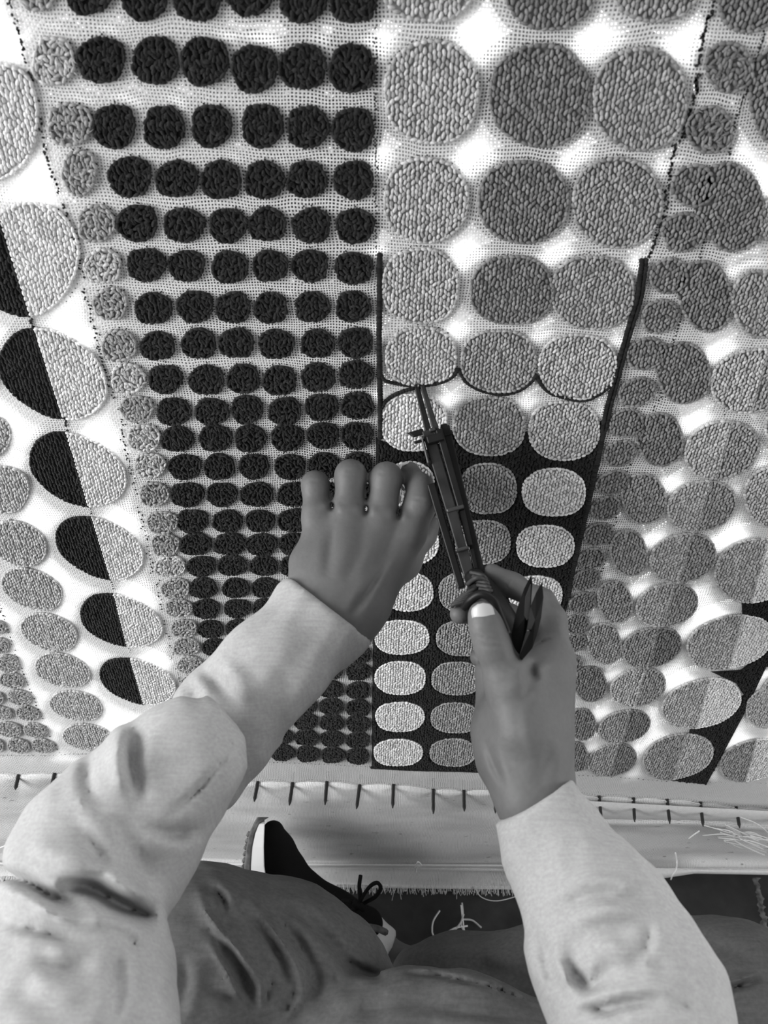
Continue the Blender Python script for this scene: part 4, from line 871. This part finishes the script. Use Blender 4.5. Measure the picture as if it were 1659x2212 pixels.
# ------------------------------------------------------------------ snips tucked in the right hand
snips = empty('thread_snips', None, 'small black spring snips held in the right hand, blades pointing up', 'snips')
def blade(pts, d, th, m, ridge=None):
    n = len(pts); V = [P(x, y, d) for x, y in pts]+[P(x, y, d+th) for x, y in pts]; c = np.mean(pts, 0)
    V.append(P((ridge or c)[0], (ridge or c)[1], d-th*0.5))
    F = [(2*n, i, (i+1) % n) for i in range(n)]+[tuple(range(n, 2*n))[::-1]]+[(i, n+i, n+(i+1) % n, (i+1) % n) for i in range(n)]
    o = mk('blade', V, [f[::-1] for f in F], m, snips, smooth=False); return o
blade([(1148,1240),(1150,1262),(1147,1305),(1143,1350),(1136,1400),(1124,1432),(1112,1410),(1104,1372),(1116,1318),(1132,1272)], .462, .005, M['blade'], (1134,1335))
blade([(1171,1256),(1174,1290),(1169,1334),(1160,1372),(1150,1400),(1128,1426),(1122,1416),(1138,1360),(1146,1310),(1158,1280)], .456, .005, M['blade'], (1156,1340))
V = [P(x, y, .4585) for x, y in [(1147,1262),(1146,1290),(1143,1335),(1138,1340),(1133,1330),(1136,1290)]]
ed = mk('blade_edge', V+[v+Fv*.002 for v in V], [(0, 1, 2, 3, 4, 5), (11, 10, 9, 8, 7, 6)]+[(i, 6+i, 6+(i+1) % 6, (i+1) % 6) for i in range(6)], M['steel_edge'], snips, smooth=False); ed['label'] = 'bright ground edge'
mk('pivot', *sdf([cone((1141,1362,.453,3),(1141,1362,.457,3), .001)], .0006), M['steel_edge'], snips)
tubes('spring_bow', [(smooth_pts([P(1124,1428,.464), P(1122,1450,.476), P(1128,1470,.486)], 6), .003)], .003, M['black_metal'], snips, 8)

# ------------------------------------------------------------------ loose yarns
def strand(label, paths, r, m, name='yarn_strand', group=None):
    o = tubes(name, [(smooth_pts(p, 6), r) for p in paths], r, m, None, 5); tag(o, label, 'yarn', group); return o
strand('white yarn pinched between index and middle finger of the left hand', [[P(866,1004,.56), P(861,1020,.556), P(867,1036,.556), P(866,1048,.560), P(872,1058,.566)], [P(868,1004,.563), P(880,1000,.566), P(892,1003,.575), P(900,1010,.586)]], .0011, M['yarn_white'])
strand('pale yarn twist lying on the dark floor in front of the frayed edge',
       [[Kz(950,1967,.004), Kz(936,1990,.004), Kz(934,2015,.004), Kz(945,2034,.004)], [Kz(998,1950,.018), Kz(1000,1975,.012), Kz(996,1998,.008), Kz(1006,2016,.004)], [Kz(945,2030,.004), Kz(965,2015,.006), Kz(985,2004,.008), Kz(1010,2000,.006)], [Kz(1002,1975,.01), Kz(994,1995,.01), Kz(970,2022,.004), Kz(955,2030,.004)], [Kz(1000,1986,.008), Kz(1020,1988,.005), Kz(1040,2004,.004)], [Kz(975,2012,.006), Kz(990,2025,.004), Kz(1005,2010,.006)], [Kz(996,1955,.018), Kz(1000,1990,.008), Kz(1004,2022,.004)]], .0011, M['yarn_pale'], 'yarn_scrap')
strand('thin loose thread curling from the frayed edge onto the floor', [[Kz(1025,1916,.01), Kz(1040,1938,.003), Kz(1075,1946,.003), Kz(1130,1932,.003)]], .0006, M['yarn_pale'], 'thread_scrap')
strand('short white thread hanging over the right selvedge', [[K(1459,1842,.030), K(1462,1862,.034), K(1460,1878,.046), K(1452,1892,.052), K(1449,1900,.050)]], .0009, M['yarn_white'], 'thread_scrap')
strand('short white thread end stuck to the flap above the selvedge', [[K(1488,1812,.024), K(1498,1804,.024), K(1511,1795,.024)]], .0008, M['yarn_white'], 'thread_scrap')
strand('small pale thread loop on the loose flap near the middle', [[K(896,1876,.030), K(903,1862,.032), K(910,1870,.030), K(901,1872,.030), K(898,1884,.030)]], .0008, M['yarn_white'], 'thread_scrap')
pp = []
for i in range(26):
    x, y = 1610+rng.normal(0, 26), 1812+rng.normal(0, 11); a = rng.uniform(0.1, 0.9); l = rng.uniform(20, 60)
    pp.append([K(x-l*math.cos(a), y-l*.5*math.sin(a), .022), K(x, y+rng.normal(0, 5), .026+rng.rand()*.004), K(x+l*math.cos(a), y+l*.6*math.sin(a), .022)])
strand('tangle of fine pale threads on the right end of the flap', pp, .0006, M['yarn_pale'], 'thread_tangle')
strand('thin thread arc on the cloth at the far left under the sleeve', [[K(-20,1840,.020), K(15,1826,.022), K(50,1822,.022), K(80,1812,.022)]], .0007, M['yarn_pale'], 'thread_scrap')
